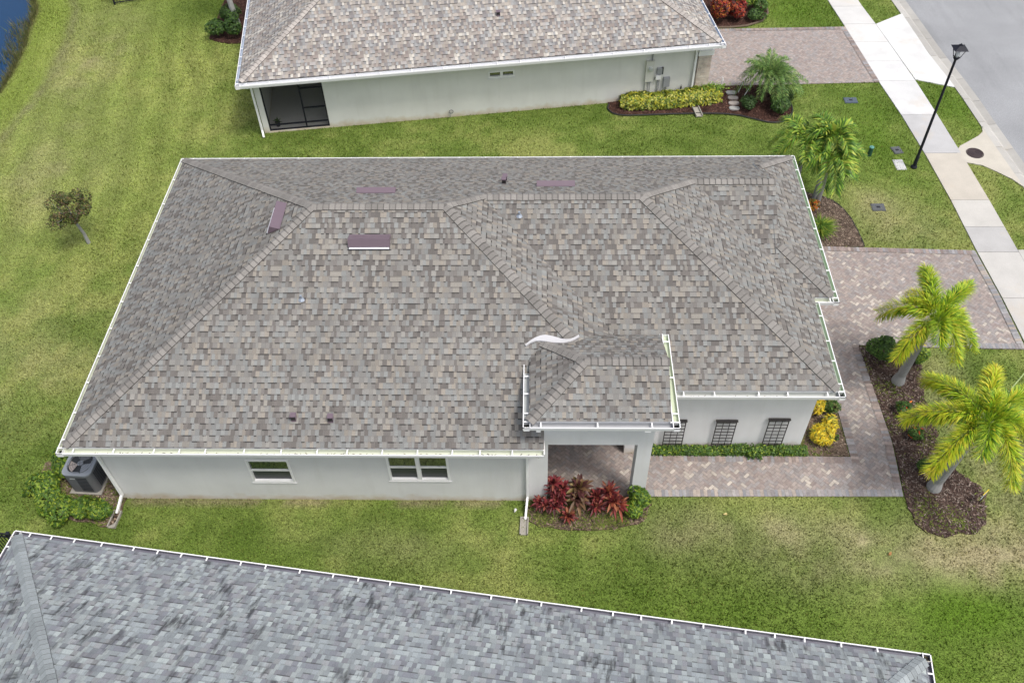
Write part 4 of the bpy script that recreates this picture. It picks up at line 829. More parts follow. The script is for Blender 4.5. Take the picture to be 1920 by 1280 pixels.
t = onwall('wire_ring', 'thin grey wire ring on a stake in front of the cream wall', 'garden stake', 7.49); m = MB(); m.tube([(math.cos(2 * math.pi * i / 24) * .075, -.06, .27 + math.sin(2 * math.pi * i / 24) * .075) for i in range(25)], .012, 6); m.build('ring', MAT['ac_grey'], t); m = MB(); m.tube([(-.05, -.06, 0), (-.05, -.06, .24)], .01, 6); m.build('stake', MAT['ac_grey'], t)

# ------------------------------------------------------------------ small fittings in the lawn
def valve_box(x, y, rz, mat, label, w=.22, d=.16, notch=True):
    t = thing('valve_box', label, 'valve box', (x, y, .0), rz, 'covers set flush in the front lawn'); m = MB(); m.box(-w, w, -d, d, -.05, .035); m.build('lid', mat, t); m = MB(); m.box(-w - .025, w + .025, -d - .025, d + .025, -.05, .025); m.build('rim', mat, t)
    if notch: m = MB(); m.box(-.06, .06, -.04, .04, .0355, .042); m.build('latch', MAT['black'], t)
valve_box(23.22, 18.28, .0, MAT['valve_blue'], 'blue-grey valve box in the lawn near the shrubs by the other driveway'); valve_box(24.15, 15.13, R(10), MAT['valve'], 'small grey valve box beside the lamp, above the white lid', .14, .18); valve_box(22.70, 11.98, 0, MAT['valve'], 'dark grey valve box alone in the dry lawn above the driveway', .2, .16)
valve_box(24.02, 14.29, R(2), plain('pale_lid', (.55, .55, .54), .7, 0., .25), 'white rectangular meter lid in the grass left of the lamp post', .15, .26, False)
t = thing('utility_post', 'short green utility post in the grass beside the palm fronds', 'post', (23.10, 14.86, 0)); m = MB(); m.tube([(0, 0, 0), (0, 0, .34)], .075, 14); m.build('post', MAT['green_plastic'], t); m = MB(); m.tube([(0, 0, .34), (0, 0, .37), (0, 0, .39)], [.085, .08, .03], 14); m.build('cap', plain('teal_cap', (.10, .28, .24), .4), t)
STL = ['topmost pale oval stepping stone beside the driveway edge', 'second oval stepping stone from the driveway', 'third oval stepping stone, pinkish, from the driveway', 'lowest oval grey stepping stone beside the round shrub']
for (x, y, mt), lb in zip(((18.74, 18.79, 'stone_grey'), (18.76, 18.44, 'stone_pink'), (18.74, 18.09, 'stone_pink'), (18.71, 17.75, 'stone_grey')), STL):
    m = MB(); P = [(math.copysign(abs(math.cos(a)) ** .6, math.cos(a)) * .2, math.copysign(abs(math.sin(a)) ** .8, math.sin(a)) * .13) for a in [2 * math.pi * i / 24 for i in range(24)]]; m.prism(P, 0, .05); m.prism([(p * .93, q * .9) for p, q in P], .05, .058); o = m.build('stepping_stone', MAT[mt]); o.location = (x, y, .02); o.rotation_euler = (0, 0, random.uniform(-.1, .1)); tag(o, lb, 'stepping stone', 'oval stepping stones in the mulch')
def path_light(x, y, tilt, label):
    t = thing('path_light', label, 'path light', (x, y, .03), 0, 'white path stakes by the driveway'); m = MB(); m.tube([(0, 0, 0), (tilt * .5, 0, .38)], .018, 8); m.build('stake', MAT['white'], t); m = MB(); m.tube([(tilt * .5, 0, .36), (tilt * .55, 0, .42), (tilt * .65, 0, .52)], [.035, .035, .015], 8); m.build('head', MAT['white'], t)
path_light(18.35, 19.05, .05, 'short white stake poking up behind the yellow hedge'); path_light(19.02, 18.85, .2, 'white path stake half hidden by the palm fronds'); path_light(19.22, 18.62, .3, 'leaning white path stake between stepping stones and the feathery palm')
t = thing('yard_sign', 'small yard sign with yellow top edge on a dark stake in the mulch', 'yard sign', (22.36, .50, 0), R(40)); m = MB(); m.tube([(0, 0, 0), (.0, 0, .5)], .01, 6); m.build('stake', MAT['bronze'], t); m = MB(); m.box(-.12, .12, -.004, .004, .28, .52); sg = m.build('panel', plain('sign_back', (.55, .6, .68), .4), t); m = MB(); m.box(-.125, .125, -.008, .008, .5, .535); m.build('trim', plain('sign_yellow', (.75, .55, .03), .5), sg)
def fence(name, label, p, q, h, n, posts):
    t = thing(name, label, 'fence', (*p, 0)); d = Vector((q[0] - p[0], q[1] - p[1], 0)); m = MB()
    for z in (.1, h - .15, h - .02): m.bar((0, 0, z), (d.x, d.y, z), .03, .035)
    m.build('rail', MAT['black'], t); m = MB()
    for k in range(n): a = d * (k / (n - 1)); m.bar((a.x, a.y, .05), (a.x, a.y, h - .02), .016, .016)
    m.build('picket_panel', MAT['black'], t)
    for k in range(posts): a = d * (k / (posts - 1)); m = MB(); m.box(a.x - .03, a.x + .03, a.y - .03, a.y + .03, 0, h + .03); m.box(a.x - .04, a.x + .04, a.y - .04, a.y + .04, h + .03, h + .05); m.build('post', MAT['black'], t)
fence('metal_fence', 'black metal picket fence at the top edge, running along the lawn', (-7.82, 26.2), (-3.0, 27.6), 1.2, 40, 3); fence('metal_fence', 'black metal picket fence at the top edge, running away from the lawn', (-7.86, 26.28), (-9.6, 31.5), 1.2, 40, 3)
fence('metal_fence', 'black fence at the bottom left corner beside the near roof', (-.85, -1.62), (-5.0, -1.1), 1.9, 44, 4)

# ------------------------------------------------------------------ plants
def leaves(m, r, pts, size, cols, up=.35, asp=.5, jit=.25):
    for p, n in pts:
        n = (Vector(n) + Vector((r.gauss(0, .5), r.gauss(0, .5), r.gauss(0, .5) + up))).normalized()
        a = n.cross(Vector((r.gauss(0, 1), r.gauss(0, 1), r.gauss(0, 1)))).normalized(); b = n.cross(a); s = size * r.uniform(.65, 1.3); c = r.choice(cols); t = r.uniform(1 - jit, 1 + jit); p = Vector(p)
        m.face([p - a * s, p - b * s * asp - n * s * .1, p + a * s, p + b * s * asp - n * s * .1], None, tuple(v * t for v in c))
def crown_pts(r, n, rx, ry, rz, cz, lumps=7, low=-.5):
    L = [(r.uniform(0, 6.28), r.uniform(-.2, 1), r.uniform(.25, .5)) for _ in range(lumps)]; out = []
    LV = [Vector((math.cos(a) * math.sqrt(max(0, 1 - s * s)), math.sin(a) * math.sqrt(max(0, 1 - s * s)), s)) for a, s, _ in L]
    while len(out) < n:
        d = Vector((r.gauss(0, 1), r.gauss(0, 1), r.gauss(0, 1))).normalized()
        if d.z < low: continue
        k = .72 + sum(w * max(0, d.dot(v) - .72) * 2.2 for v, (_, _, w) in zip(LV, L)) + r.gauss(0, .04)
        k *= r.uniform(.55, 1.) ** .4
        out.append(((d.x * rx * k, d.y * ry * k, cz + d.z * rz * k), d))
    return out
def shrub(name, label, cat, loc, rx, ry, rz, n, size, cols, seed, group=None, extra=None, stems=4, asp=.5, up=.35):
    r = random.Random(seed); t = thing(name, label, cat, loc, r.uniform(0, 6.28) if abs(rx - ry) < .03 else 0, group); m = MB()
    leaves(m, r, crown_pts(r, n, rx, ry, rz, rz * .95), size, cols, up, asp)
    if extra: leaves(m, r, crown_pts(r, extra[0], rx * 1.02, ry * 1.02, rz * 1.03, rz * .97), extra[1], extra[2], .6, asp)
    m.build('foliage', MAT['leaf'], t); m = MB()
    for k in range(stems): a = r.uniform(0, 6.28); m.tube([(0, 0, 0), (math.cos(a) * rx * .25, math.sin(a) * ry * .25, rz * .6), (math.cos(a) * rx * .5, math.sin(a) * ry * .5, rz * 1.2)], [.016, .012, .006], 5)
    m.build('stem', MAT['trunk_brown'], t); return t
GR = [(.055, .12, .02), (.075, .15, .025), (.10, .19, .03), (.045, .09, .018)]; YG = [(.20, .29, .03), (.15, .25, .03), (.09, .17, .025), (.06, .125, .02), (.28, .35, .04)]; YE = [(.50, .46, .04), (.40, .41, .05), (.24, .31, .04), (.58, .55, .14), (.13, .19, .03), (.33, .36, .04), (.10, .15, .03)]; DG = [(.03, .065, .018), (.045, .09, .022), (.06, .115, .03), (.035, .075, .02)]
SA = ['green shrub left of the air conditioner, nearest the lawn', 'bright green shrub at the outer corner of the air conditioner bed', 'green shrub in front of the air conditioner, left of its middle', 'low green shrub in front of the air conditioner, near its pad', 'rounded green shrub beside the corner downspout', 'tall green shrub behind the left side of the air conditioner', 'small pale green sprout alone left of the air conditioner shrubs']
for i, (x, y, rx, rz) in enumerate([(-1.45, .72, .42, .34), (-1.3, .30, .42, .30), (-.85, .12, .36, .26), (-.42, .06, .34, .24), (.12, -.02, .34, .27), (-1.15, 1.2, .4, .42), (-1.95, .62, .16, .14)]):
    shrub('shrub', SA[i], 'shrub', (x, y, 0), rx, rx * .95, rz, int(1500 * rx / .36) if rx > .2 else 160, .05, YG + YG + GR, 100 + i, 'shrubs round the air conditioner')
def rosette(m, r, c, n, L, w, cols, lo=15, hi=75):
    c = Vector(c)
    for k in range(n):
        a = k * 2.4 + r.uniform(-.2, .2); el = R(lo + (hi - lo) * (k / n) + r.uniform(-8, 8)); l = L * r.uniform(.75, 1.1) * (1 - .3 * k / n); d = Vector((math.cos(a), math.sin(a), 0)); s = Vector((-math.sin(a), math.cos(a), 0)); col = r.choice(cols); t = r.uniform(.75, 1.25); col = tuple(min(.8, v * t) for v in col)
        P = []
        for q in (0, .3, .6, .85, 1.): drop = .35 * q * q * (1 - el / 1.6); P.append(c + d * (l * q * math.cos(el)) + Vector((0, 0, l * q * math.sin(el) - l * drop)))
        W = [w * .35, w, w * .95, w * .5, 0]
        for j in range(4):
            for sg in (1, -1):
                f = [P[j], P[j] + s * W[j] * sg + Vector((0, 0, W[j] * .35)), P[j + 1] + s * W[j + 1] * sg + Vector((0, 0, W[j + 1] * .35)), P[j + 1]]; m.face(f if sg > 0 else f[::-1], None, col)
RE = [(.20, .026, .034), (.10, .018, .022), (.25, .045, .05), (.28, .085, .06), (.07, .018, .02), (.13, .025, .028)]; RB = [(.17, .10, .055), (.12, .055, .045), (.26, .19, .07), (.10, .035, .035), (.21, .12, .06)]; RO_ = [(.29, .075, .045), (.21, .035, .034), (.34, .13, .07), (.13, .022, .024), (.09, .018, .02)]
CL = [('tall red cordyline against the house wall left in the porch bed', (11.68, .42), RE, [(0, 0, .55), (-.05, .12, .75), (.18, .05, .62), (.1, -.15, .45)], .34), ('dark red cordyline at the left front of the porch bed', (11.45, .15), RE, [(0, 0, .35), (.2, -.05, .42), (-.15, .1, .3), (.28, .12, .5)], .3), ('bronze and olive cordyline with broad leaves in the middle of the porch bed', (12.25, .30), RB, [(0, 0, .42), (.02, .2, .62)], .46), ('low orange-red cordyline at the front edge of the porch bed', (12.0, -.06), RO_, [(0, 0, .2)], .3), ('red cordyline in the middle right of the porch bed', (12.72, .36), RE + RO_, [(0, 0, .45), (-.02, -.2, .3)], .33), ('large orange-red cordyline at the right of the porch bed', (13.1, .22), RO_, [(0, 0, .45), (.15, -.05, .36), (-.1, .2, .55)], .42)]
for i, (lb, (x, y), cols, cs, L) in enumerate(CL):
    t = thing('cordyline', lb, 'cordyline', (x, y, .02), 0, 'red leaved plants in the porch bed'); r = random.Random(200 + i); m = MB(); s = MB()
    for c in cs: rosette(m, r, c, 34, L, .034 if i != 2 else .055, cols, -5, 78); s.tube([(c[0] * .4, c[1] * .4, 0), c], .014, 6)
    m.build('foliage', MAT['leaf'], t); s.build('stem', MAT['trunk_brown'], t)
shrub('shrub', 'tall green shrub at the foot of the porch column', 'shrub', (13.84, .36, 0), .27, .25, .42, 800, .055, YG + GR, 300); shrub('shrub', 'yellow-green shrub in front of the porch column, next to the red cordylines', 'shrub', (13.66, .10, 0), .28, .26, .24, 700, .05, YG, 301)
# ground cover vine along the garage wall
m = MB(); r = random.Random(5); pts = []
for _ in range(5200):
    x = r.uniform(14.0, 18.35); k = float(vn(x, 0, .35, 5)); hgt = .10 + .22 * k; pts.append(((x, 1.94 + r.uniform(-.07, .2) + (-.16 * r.random() if k > .8 else 0), r.uniform(.03, hgt)), (0, -.4, .8)))
leaves(m, r, pts, .038, YG + GR + GR, .3); tag(m.build('vine_groundcover', MAT['leaf']), 'low green creeping vine along the foot of the garage wall', 'ground cover', kind='stuff')
YC = [(.72, .53, .02), (.76, .60, .03), (.60, .45, .02), (.66, .57, .06), (.34, .32, .03), (.16, .21, .03), (.45, .30, .02)]
for i, (x, y, s_, h_, lb) in enumerate([(18.74, 2.40, .33, .25, 'large yellow croton at the garage corner'), (19.10, 2.80, .26, .2, 'smaller yellow croton right of the large one'), (18.86, 3.38, .22, .25, 'yellow croton partly under the garage gutter')]): shrub('croton', lb, 'shrub', (x, y, .02), s_, s_ * .96, h_, int(430 * s_ / .3), .095, YC, 320 + i, 'yellow crotons by the garage', asp=.26, up=.9)
shrub('shrub', 'loose green shrub behind the yellow crotons', 'shrub', (19.2, 3.4, .02), .26, .28, .22, 500, .05, GR + [(.15, .17, .05)], 330); shrub('shrub', 'tiny green weed in the bare bed right of the yellow crotons', 'shrub', (19.2, 2.45, .02), .1, .1, .1, 90, .035, GR, 331)
shrub('shrub', 'rounded dense green bush at the driveway corner of the palm bed', 'bush', (21.12, 5.28, .02), .44, .42, .42, 2600, .05, GR, 340, extra=(60, .05, [(.10, .22, .02)])); shrub('shrub', 'small green bush between the rounded bush and the palm trunk', 'bush', (21.75, 5.35, .02), .30, .28, .34, 1000, .05, GR, 341); shrub('shrub', 'yellow-flecked green bush right of the upper palm trunk', 'bush', (22.1, 5.15, .02), .26, .26, .32, 800, .05, YG, 342, extra=(10, .05, [(.8, .68, .03)]))
for i, (x, y, s_, lb) in enumerate([(21.18, 3.35, .24, 'small shrub with orange-red flowers in mulch below the upper palm trunk'), (21.27, 2.5, .22, 'small shrub with orange-red flowers in the middle of the palm bed'), (21.2, 1.5, .2, 'dark green small shrub under the fronds of the lower palm')]): shrub('flowering_shrub', lb, 'shrub', (x, y, .02), s_, s_, s_ * .95, 420, .042, GR, 350 + i, 'small shrubs in the palm bed', extra=(14 if i < 2 else 0, .055, [(.72, .10, .03), (.75, .2, .03)]) if i < 2 else None)
t = thing('ornamental_grass', 'spiky bright green grass clump in the mulch beside the driveway gutter', 'grass clump', (20.45, 10.75, .02)); m = MB(); r = random.Random(9)
for k in range(420):
    a = r.uniform(0, 6.28); el = R(r.uniform(20, 85)); l = r.uniform(.4, .75); d = Vector((math.cos(a), math.sin(a), 0)); s = Vector((-math.sin(a), math.cos(a), 0)) * .012; c = r.choice([(.16, .27, .03), (.10, .2, .025), (.3, .36, .05), (.07, .14, .02)]); b0 = d * r.uniform(0, .12); p1 = b0 + d * l * .5 * math.cos(el) + Vector((0, 0, l * .55 * math.sin(el))); p2 = b0 + d * l * math.cos(el * .7) + Vector((0, 0, l * .75 * math.sin(el) - .05)); m.face([b0 - s, b0 + s, p1 + s, p1 - s], None, c); m.face([p1 - s, p1 + s, p2], None, c)
m.build('foliage', MAT['leaf'], t)
shrub('croton', 'small orange croton at the foot of the palms behind the roof corner', 'shrub', (20.35, 11.75, .02), .25, .25, .28, 300, .06, [(.55, .14, .03), (.6, .28, .04), (.2, .2, .03)], 361)
# yellow hedge
t = thing('hedge', 'clipped yellow-green hedge along the wall under the meter boxes', 'hedge', (16.4, 18.2, .02)); m = MB(); r = random.Random(12); pts = []
HP = [(14.45, 18.0), (15.2, 17.98), (16.0, 18.02), (16.8, 18.18), (17.5, 18.32), (18.2, 18.42)]
for _ in range(7000):
    k = r.uniform(0, len(HP) - 1.001); i = int(k); f = k - i; cx, cy = HP[i][0] * (1 - f) + HP[i + 1][0] * f, HP[i][1] * (1 - f) + HP[i + 1][1] * f; a = r.uniform(-.1, math.pi + .1); lump = .86 + .3 * float(vn(k * 3, a * 2, .6, 21)); ry, rz = .37 * lump, .46 * lump; cy2 = math.copysign(abs(math.cos(a)) ** .6, math.cos(a)); sz = abs(math.sin(a)) ** .6; q = r.uniform(.75, 1.)
    endk = 1 if .3 < k < len(HP) - 1.3 else .8; pts.append(((cx - 16.4 + r.uniform(-.1, .1), cy - 18.2 + cy2 * ry * q * endk, .04 + sz * rz * q * endk), (0, cy2, sz)))
leaves(m, r, pts, .062, YE, .3); m.build('foliage', MAT['leaf'], t)
m = MB(); leaves(m, r, [((1.45 + r.gauss(0, .3), .38 + r.gauss(0, .12), .42 + r.gauss(0, .05)), (0, 0, 1)) for _ in range(700)], .045, [(.16, .28, .03), (.12, .23, .025), (.22, .34, .04)], .5); m.build('green_patch', MAT['leaf'], t)
m = MB(); [m.tube([(x - 16.4, y - 18.2, 0), (x - 16.4 + r.uniform(-.1, .1), y - 18.2, .35)], [.018, .01], 5) for x, y in HP]; m.build('stem', MAT['trunk_brown'], t)
shrub('shrub', 'round dark green shrub beside the oval stepping stones', 'shrub', (19.22, 17.72, .02), .34, .34, .28, 1300, .035, DG, 370); shrub('shrub', 'large dark green shrub at the tip of the curved mulch bed', 'shrub', (20.33, 17.5, .02), .46, .44, .36, 1700, .045, GR + DG, 371); shrub('shrub', 'dark green shrub behind the large one, under the feathery palm', 'shrub', (20.6, 18.1, .02), .36, .36, .34, 1000, .042, DG, 372)
RC = [(.34, .03, .02), (.22, .02, .02), (.46, .10, .03), (.10, .02, .02), (.06, .03, .02)]
for i, (x, y, s_, h_, lb) in enumerate([(18.95, 24.25, .5, .55, 'dark red and orange croton against the roof edge at the top of the photo'), (19.75, 24.35, .42, .45, 'dark red croton beside the orange one at the top of the photo'), (19.2, 24.95, .35, .8, 'tall bright red croton behind the others at the top of the photo')]): shrub('croton', lb, 'shrub', (x, y, .02), s_, s_ * .95, h_, 1500, .07, RC + ([(.5, .2, .03)] if i != 1 else []), 380 + i, 'red crotons in the far bed', asp=.4)
shrub('shrub', 'dark green low shrub along the far bed edge near the driveway', 'shrub', (20.5, 24.35, .02), .42, .36, .25, 1000, .045, DG + GR, 386); shrub('shrub', 'bright green broad-leaved plant behind the red crotons', 'shrub', (20.2, 25.3, .02), .5, .5, .5, 900, .1, YG, 387, asp=.25, up=.8); shrub('shrub', 'green shrub at the right side of the far bed', 'shrub', (20.8, 25.2, .02), .38, .45, .35, 900, .055, GR, 388)
for i, (x, y, s_, lb) in enumerate([(-2.35, 23.35, .45, 'green shrub at the lawn side of the bed beside the far roof'), (-1.7, 23.3, .42, 'green shrub under the leaning palm trunk beside the far roof'), (-2.1, 24.5, .5, 'dark shrub behind the palm trunk beside the far roof')]): shrub('shrub', lb, 'shrub', (x, y, .02), s_, s_, .42, 1200, .05, GR + DG, 390 + i, 'shrubs beside the far roof')
r = random.Random(77); m = MB(); N = 3600
for k in range(N):
    y = r.uniform(17, 28); x = float(np.interp(y, SHORE_Y, SHORE_X)) - abs(r.gauss(.0, .16)) + .1 - (.8 * r.random() if 21.5 < y < 25 and r.random() < .4 else 0); h_ = r.uniform(.15, .5); a = r.uniform(0, 6.28); s = Vector((math.cos(a), math.sin(a), 0)) * .012; tip = Vector((r.gauss(0, .12), r.gauss(0, .12), h_)); c = r.choice([(.12, .12, .045), (.16, .15, .06), (.08, .10, .03), (.14, .18, .04), (.2, .17, .09)]); b = Vector((x, y, -.18)); m.face([b - s, b + s, b + tip], None, c)
tag(m.build('pond_reeds', MAT['leaf']), 'thin reeds along the bank of the blue pond', 'reeds', kind='stuff')

# ---- small tree on the left lawn
t = thing('small_tree', 'small dark-leaved tree with pale trunk alone on the left lawn', 'tree', (-3.69, 10.3, 0)); r = random.Random(31)
m = MB(); m.tube([(0, 0, 0), (-.02, .02, .4), (-.1, 0, .9), (-.12, 0, 1.3)], [.065, .05, .042, .03], 8)
tips = []
for k in range(9):
    a = k * .7 + r.uniform(-.2, .2); l = r.uniform(.45, .85); e = Vector((-.1 + math.cos(a) * l, math.sin(a) * l, 1.25 + r.uniform(.0, .6))); m.tube([(-.1, 0, .85 + .04 * k), (-.1 + math.cos(a) * l * .5, math.sin(a) * l * .5, 1.15 + .03 * k), e], [.026, .016, .006], 5); tips.append(e)
m.build('trunk', MAT['trunk_pale'], t); m = MB(); TC = [(.055, .075, .024), (.08, .11, .03), (.045, .065, .022), (.065, .09, .025), (.12, .075, .05), (.15, .095, .06), (.09, .10, .03), (.20, .17, .05)]
for e in tips + [Vector((-.1, 0, 1.9)), Vector((-.35, .2, 1.75)), Vector((.25, -.1, 1.7)), Vector((.1, .4, 1.7)), Vector((-.1, -.35, 1.55)), Vector((0, -.2, 1.2))]:
    q = r.uniform(.2, .38); leaves(m, r, [((e.x + d[0], e.y + d[1], e.z + d[2]), n) for d, n in crown_pts(r, 210, q * 1.1, q * 1.1, q * .85, 0, 4, -1.)], .045, TC, .2, .4)
m.build('crown', MAT['leaf'], t)

# ---- palms
def frond(parent, C, az, L, dz, rise, cols, style, seed, n=70, ll=.3, wid=.012):
    r = random.Random(seed); C = Vector(C); d = Vector((math.cos(R(az)), math.sin(R(az)), 0)); side = Vector((-d.y, d.x, 0)); m = MB(); bend = r.uniform(-.12, .12) * L
    def P(t): return C + d * (L * t) + side * (bend * t * t) + Vector((0, 0, rise * 4 * t * (1 - t) * .8 + dz * t * t * t * .3 + dz * t * t * .7))
    pts = [P(k / 10) for k in range(11)]; m.tube(pts, [.022 * (1 - .085 * k) for k in range(11)], 5, (.22, .27, .06) if style != 'pygmy' else (.10, .15, .04), False)
    for k in range(n):
        t = .10 + .9 * (k + r.random()) / n; p = P(t); tan = (P(min(1, t + .02)) - P(t - .02)).normalized(); up = side.cross(tan).normalized()
        if up.z < 0: up = -up
        prof = math.sin(math.pi * min(1, .30 + t * .62)) ** .6; l = ll * (.45 + .6 * prof) * r.uniform(.8, 1.15)
        for sg in (1, -1):
            for rep in range(3 if style == 'fox' else 1):
                ang = r.uniform(-80, 90) if style == 'fox' else r.uniform(5, 55) if style == 'ad' else r.uniform(-15, 30)
                out = side * sg * math.cos(R(ang)) + up * math.sin(R(ang)); fw = r.uniform(.5, .9) if style != 'fox' else r.uniform(.35, .85); v = (out + tan * fw).normalized(); tip = p + v * l + Vector((0, 0, -l * (.22 if style == 'ad' else .10) * r.uniform(.5, 1.3))); mid = p + v * l * .5 + Vector((0, 0, .03)); w = v.cross(up).normalized() * wid if abs(v.dot(up)) < .95 else side * wid
                w = w + tan * wid * .6
                c = cols(t, r); m.face([p - w * .5, mid - w, tip, mid + w], None, c)
    return m.build('frond', MAT['leaf'], parent)
def foxcol(yellow):
    def f(t, r):
        g = [(.11, .23, .018), (.22, .37, .02), (.33, .47, .025), (.42, .55, .035)]; y = [(.52, .54, .03), (.60, .53, .05), (.46, .55, .03)]
        c = r.choice(y) if r.random() < yellow * (.35 + .85 * t) else r.choice(g); k = r.uniform(.75, 1.2); return tuple(v * k for v in c)
    return f
def fox_palm(name, label, base, top, h, fronds, seed):
    t = thing(name, label, 'palm tree', base, 0, 'foxtail palms in the front bed'); T = Vector((top[0] - base[0], top[1] - base[1], h)); m = MB(); r = random.Random(seed)
    pts = [(0, 0, -.05), (0, 0, .12), (T.x * .08, T.y * .08, .35)] + [(T.x * q, T.y * q, h * q) for q in (.3, .45, .6, .75)]; m.tube(pts, [.19, .18, .125, .115, .11, .105, .095], 14); tr = m.build('trunk', MAT['trunk_pale'], t, True)
    m = MB()
    for k in range(26): q = .14 + .6 * k / 26; m.tube([(T.x * q, T.y * q, h * q), (T.x * q, T.y * q, h * q + .012)], .128 - .03 * q, 14, (1, 1, 1), False)
    m.build('ring_scars', plain('ring_scar', (.22, .22, .215), .9), tr)
    m = MB(); m.tube([(T.x * .75, T.y * .75, h * .75), (T.x * .85, T.y * .85, h * .85), (T.x, T.y, h), (T.x, T.y, h + .12)], [.085, .09, .06, .02], 10); m.build('crownshaft', plain('crownshaft' + name, (.20, .27, .10), .5), t, True)
    for k, (az, L, dz, rise, ye) in enumerate(fronds): frond(t, T + Vector((0, 0, .02)), az, L, dz, rise, foxcol(ye), 'fox', seed * 50 + k, int(135 * max(.6, L / 1.3)), .36 if L > .7 else .3, .0105)
    return t, T
fox_palm('foxtail_palm', 'foxtail palm with yellow-green plume fronds beside the paved driveway', (21.37, 4.43, 0), (21.42, 4.26), 2.75, [(82, 1.45, .35, .30, .25), (38, 1.55, .15, .30, .25), (146, 1.25, -.45, .30, .6), (108, 1.0, -.15, .32, .9), (-139, 1.15, -.75, .22, .7), (-22, 1.15, -.75, .22, .35), (-50, .95, -.85, .2, .6), (12, 1.0, -.55, .25, .35), (-101, .85, .0, .40, .15)], 3)
P2, T2 = fox_palm('foxtail_palm', 'foxtail palm with golden plume fronds and grey ringed trunk at right edge', (21.36, .94, 0), (21.54, .84), 3.0, [(128, 1.65, -.25, .32, .55), (172, 1.65, -.5, .3, .75), (-148, 1.6, -.75, .25, .75), (74, 1.3, .35, .3, .85), (32, 1.6, .0, .3, .35), (-14, 1.35, -.6, .25, .5), (-66, 1.35, -.75, .22, .6), (-112, .95, -.1, .42, .15), (8, 1.0, -.5, .3, .5), (60, .55, .35, .3, .45)], 4)
m = MB(); m.tube([T2, T2 + Vector((.55, .55, .35)), T2 + Vector((1.08, 1.05, .6))], [.025, .02, .008], 6, (.45, .55, .25)); m.build('spear_leaf', MAT['leaf'], P2)
def adcol(t, r): c = r.choice([(.10, .22, .03), (.15, .30, .03), (.20, .36, .04), (.07, .15, .025), (.32, .45, .06), (.42, .48, .07)]); k = r.uniform(.75, 1.2); return tuple(v * k for v in c)
def ad_palm(label, base, lean, h, n, L, seed):
    t = thing('palm_tree', label, 'palm tree', base, 0, 'green palms behind the roof corner'); r = random.Random(seed); T = Vector((lean[0], lean[1], h)); m = MB(); m.tube([(0, 0, -.05), (0, 0, .1), (T.x * .3, T.y * .3, h * .35), (T.x * .8, T.y * .8, h * .8), T], [.13, .1, .075, .065, .05], 10); m.build('trunk', MAT['trunk_pale'], t, True)
    m = MB(); m.tube([T * .82, T, T + Vector((0, 0, .25))], [.07, .06, .02], 8); m.build('crownshaft', plain('crownshaft_green', (.22, .30, .06), .5), t, True)
    for k in range(n): az = k * 360 / n * 1.0 + r.uniform(-14, 14); up_ = k % 3 == 0; frond(t, T + Vector((0, 0, .15)), az, L * r.uniform(.75, 1.05), (.1 if up_ else -.5) * r.uniform(.8, 1.2), .42 if up_ else .36, adcol, 'ad', seed * 40 + k, 85, .40, .021)
ad_palm('green palm with grey leaning trunk rising from the bed behind the roof corner', (20.6, 11.95, 0), (.02, -.1), 1.95, 11, 1.02, 61); ad_palm('green palm standing right of the leaning trunk, nearest the utility post', (20.66, 12.4, 0), (-.06, .0), 2.35, 11, .95, 62); ad_palm('green palm at the left of the group, partly behind the roof gutter', (20.05, 12.75, 0), (-.1, .0), 2.0, 9, 1.1, 63)
def pycol(t, r): c = r.choice([(.10, .20, .05), (.14, .26, .06), (.18, .31, .07), (.08, .15, .04), (.27, .36, .10)]); k = r.uniform(.75, 1.2); return tuple(v * k for v in c)
t = thing('pygmy_palm', 'bushy feathery green palm overhanging the neighbouring paved driveway', 'palm tree', (19.93, 18.35, 0)); r = random.Random(71); m = MB(); m.tube([(0, 0, -.05), (0, 0, .2), (-.02, -.02, .8), (-.02, 0, 1.05)], [.13, .11, .09, .08], 10); m.tube([(.1, 0, -.05), (.3, .05, .4), (.5, .0, .75)], [.09, .07, .06], 8); m.build('trunk', MAT['trunk_brown'], t)
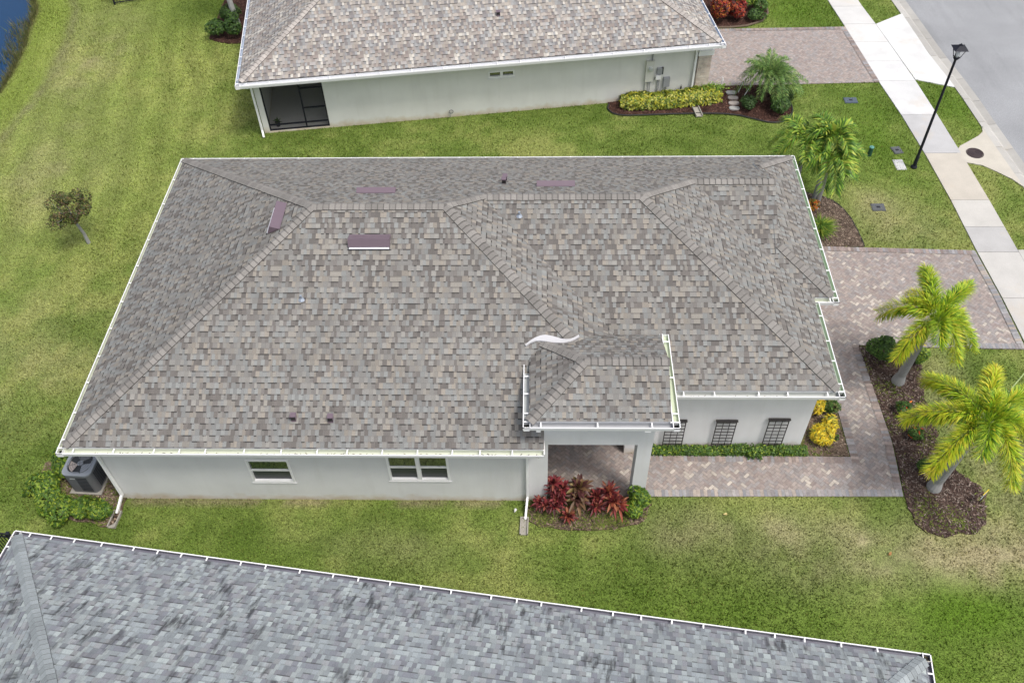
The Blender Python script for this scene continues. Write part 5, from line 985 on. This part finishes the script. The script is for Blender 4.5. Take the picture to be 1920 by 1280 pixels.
for k in range(34):
    az = k * 137.5; el = (k / 34); frond(t, (-.02, 0, 1.05), az, (1.25 - .5 * el) * r.uniform(.85, 1.1), -.72 + 1.45 * el, .42, pycol, 'pygmy', 900 + k, 62, .27, .0095)
for k in range(14):
    az = k * 137.5; frond(t, (.52, 0, .75), az, .95 * r.uniform(.8, 1.1), -.4 + .6 * k / 14, .3, pycol, 'pygmy', 960 + k, 50, .24, .0095)
t = thing('palm_tree', 'palm with leaning pale trunk cut off by the top edge of the photo', 'palm tree', (-1.85, 24.4, 0)); m = MB(); T = Vector((-.45, .5, 3.4)); m.tube([(0, 0, -.05), (0, 0, .2), T * .4, T * .8, T], [.16, .13, .11, .10, .07], 10); m.build('trunk', MAT['trunk_pale'], t, True)
for k in range(10): frond(t, T, k * 36 + 10, 1.7, -1.1, .45, adcol, 'ad', 700 + k, 50, .45, .016)

# ------------------------------------------------------------------ fallen leaves, potted plant
for (x, y, lb, c) in ((19.75, -.98, 'dry orange leaf lying on the lawn below the palm bed', (.45, .24, .10)), (10.68, .18, 'tiny white scrap on the grass left of the white downspout', (.8, .8, .8)), (15.95, .1, 'small pale yellow leaf on the lawn below the walkway', (.6, .5, .22))):
    m = MB(); P = [(math.cos(a) * .06 * (1 + .3 * math.cos(a)), math.sin(a) * .032) for a in [2 * math.pi * i / 12 for i in range(12)]]; m.face([(p[0], p[1], .09 + .02 * math.sin(i)) for i, p in enumerate(P)], None, c); m.face([(p[0], p[1], .085 + .02 * math.sin(i)) for i, p in enumerate(P)][::-1], None, c); o = m.build('fallen_leaf' if c[0] < .75 else 'litter', MAT['leaf']); o.location = (x, y, 0); o.rotation_euler = (0, 0, x); tag(o, lb, 'leaf' if c[0] < .75 else 'litter')
t = thing('potted_plant', 'small potted plant behind the dark lanai screen', 'potted plant', (*bh(.95, 1.05), .05)); m = MB(); m.tube([(0, 0, 0), (0, 0, .18)], [.07, .1], 12); m.build('pot', MAT['ac_dark'], t); m = MB(); rosette(m, random.Random(4), (0, 0, .18), 16, .25, .02, GR, 20, 80); m.build('foliage', MAT['leaf'], t)
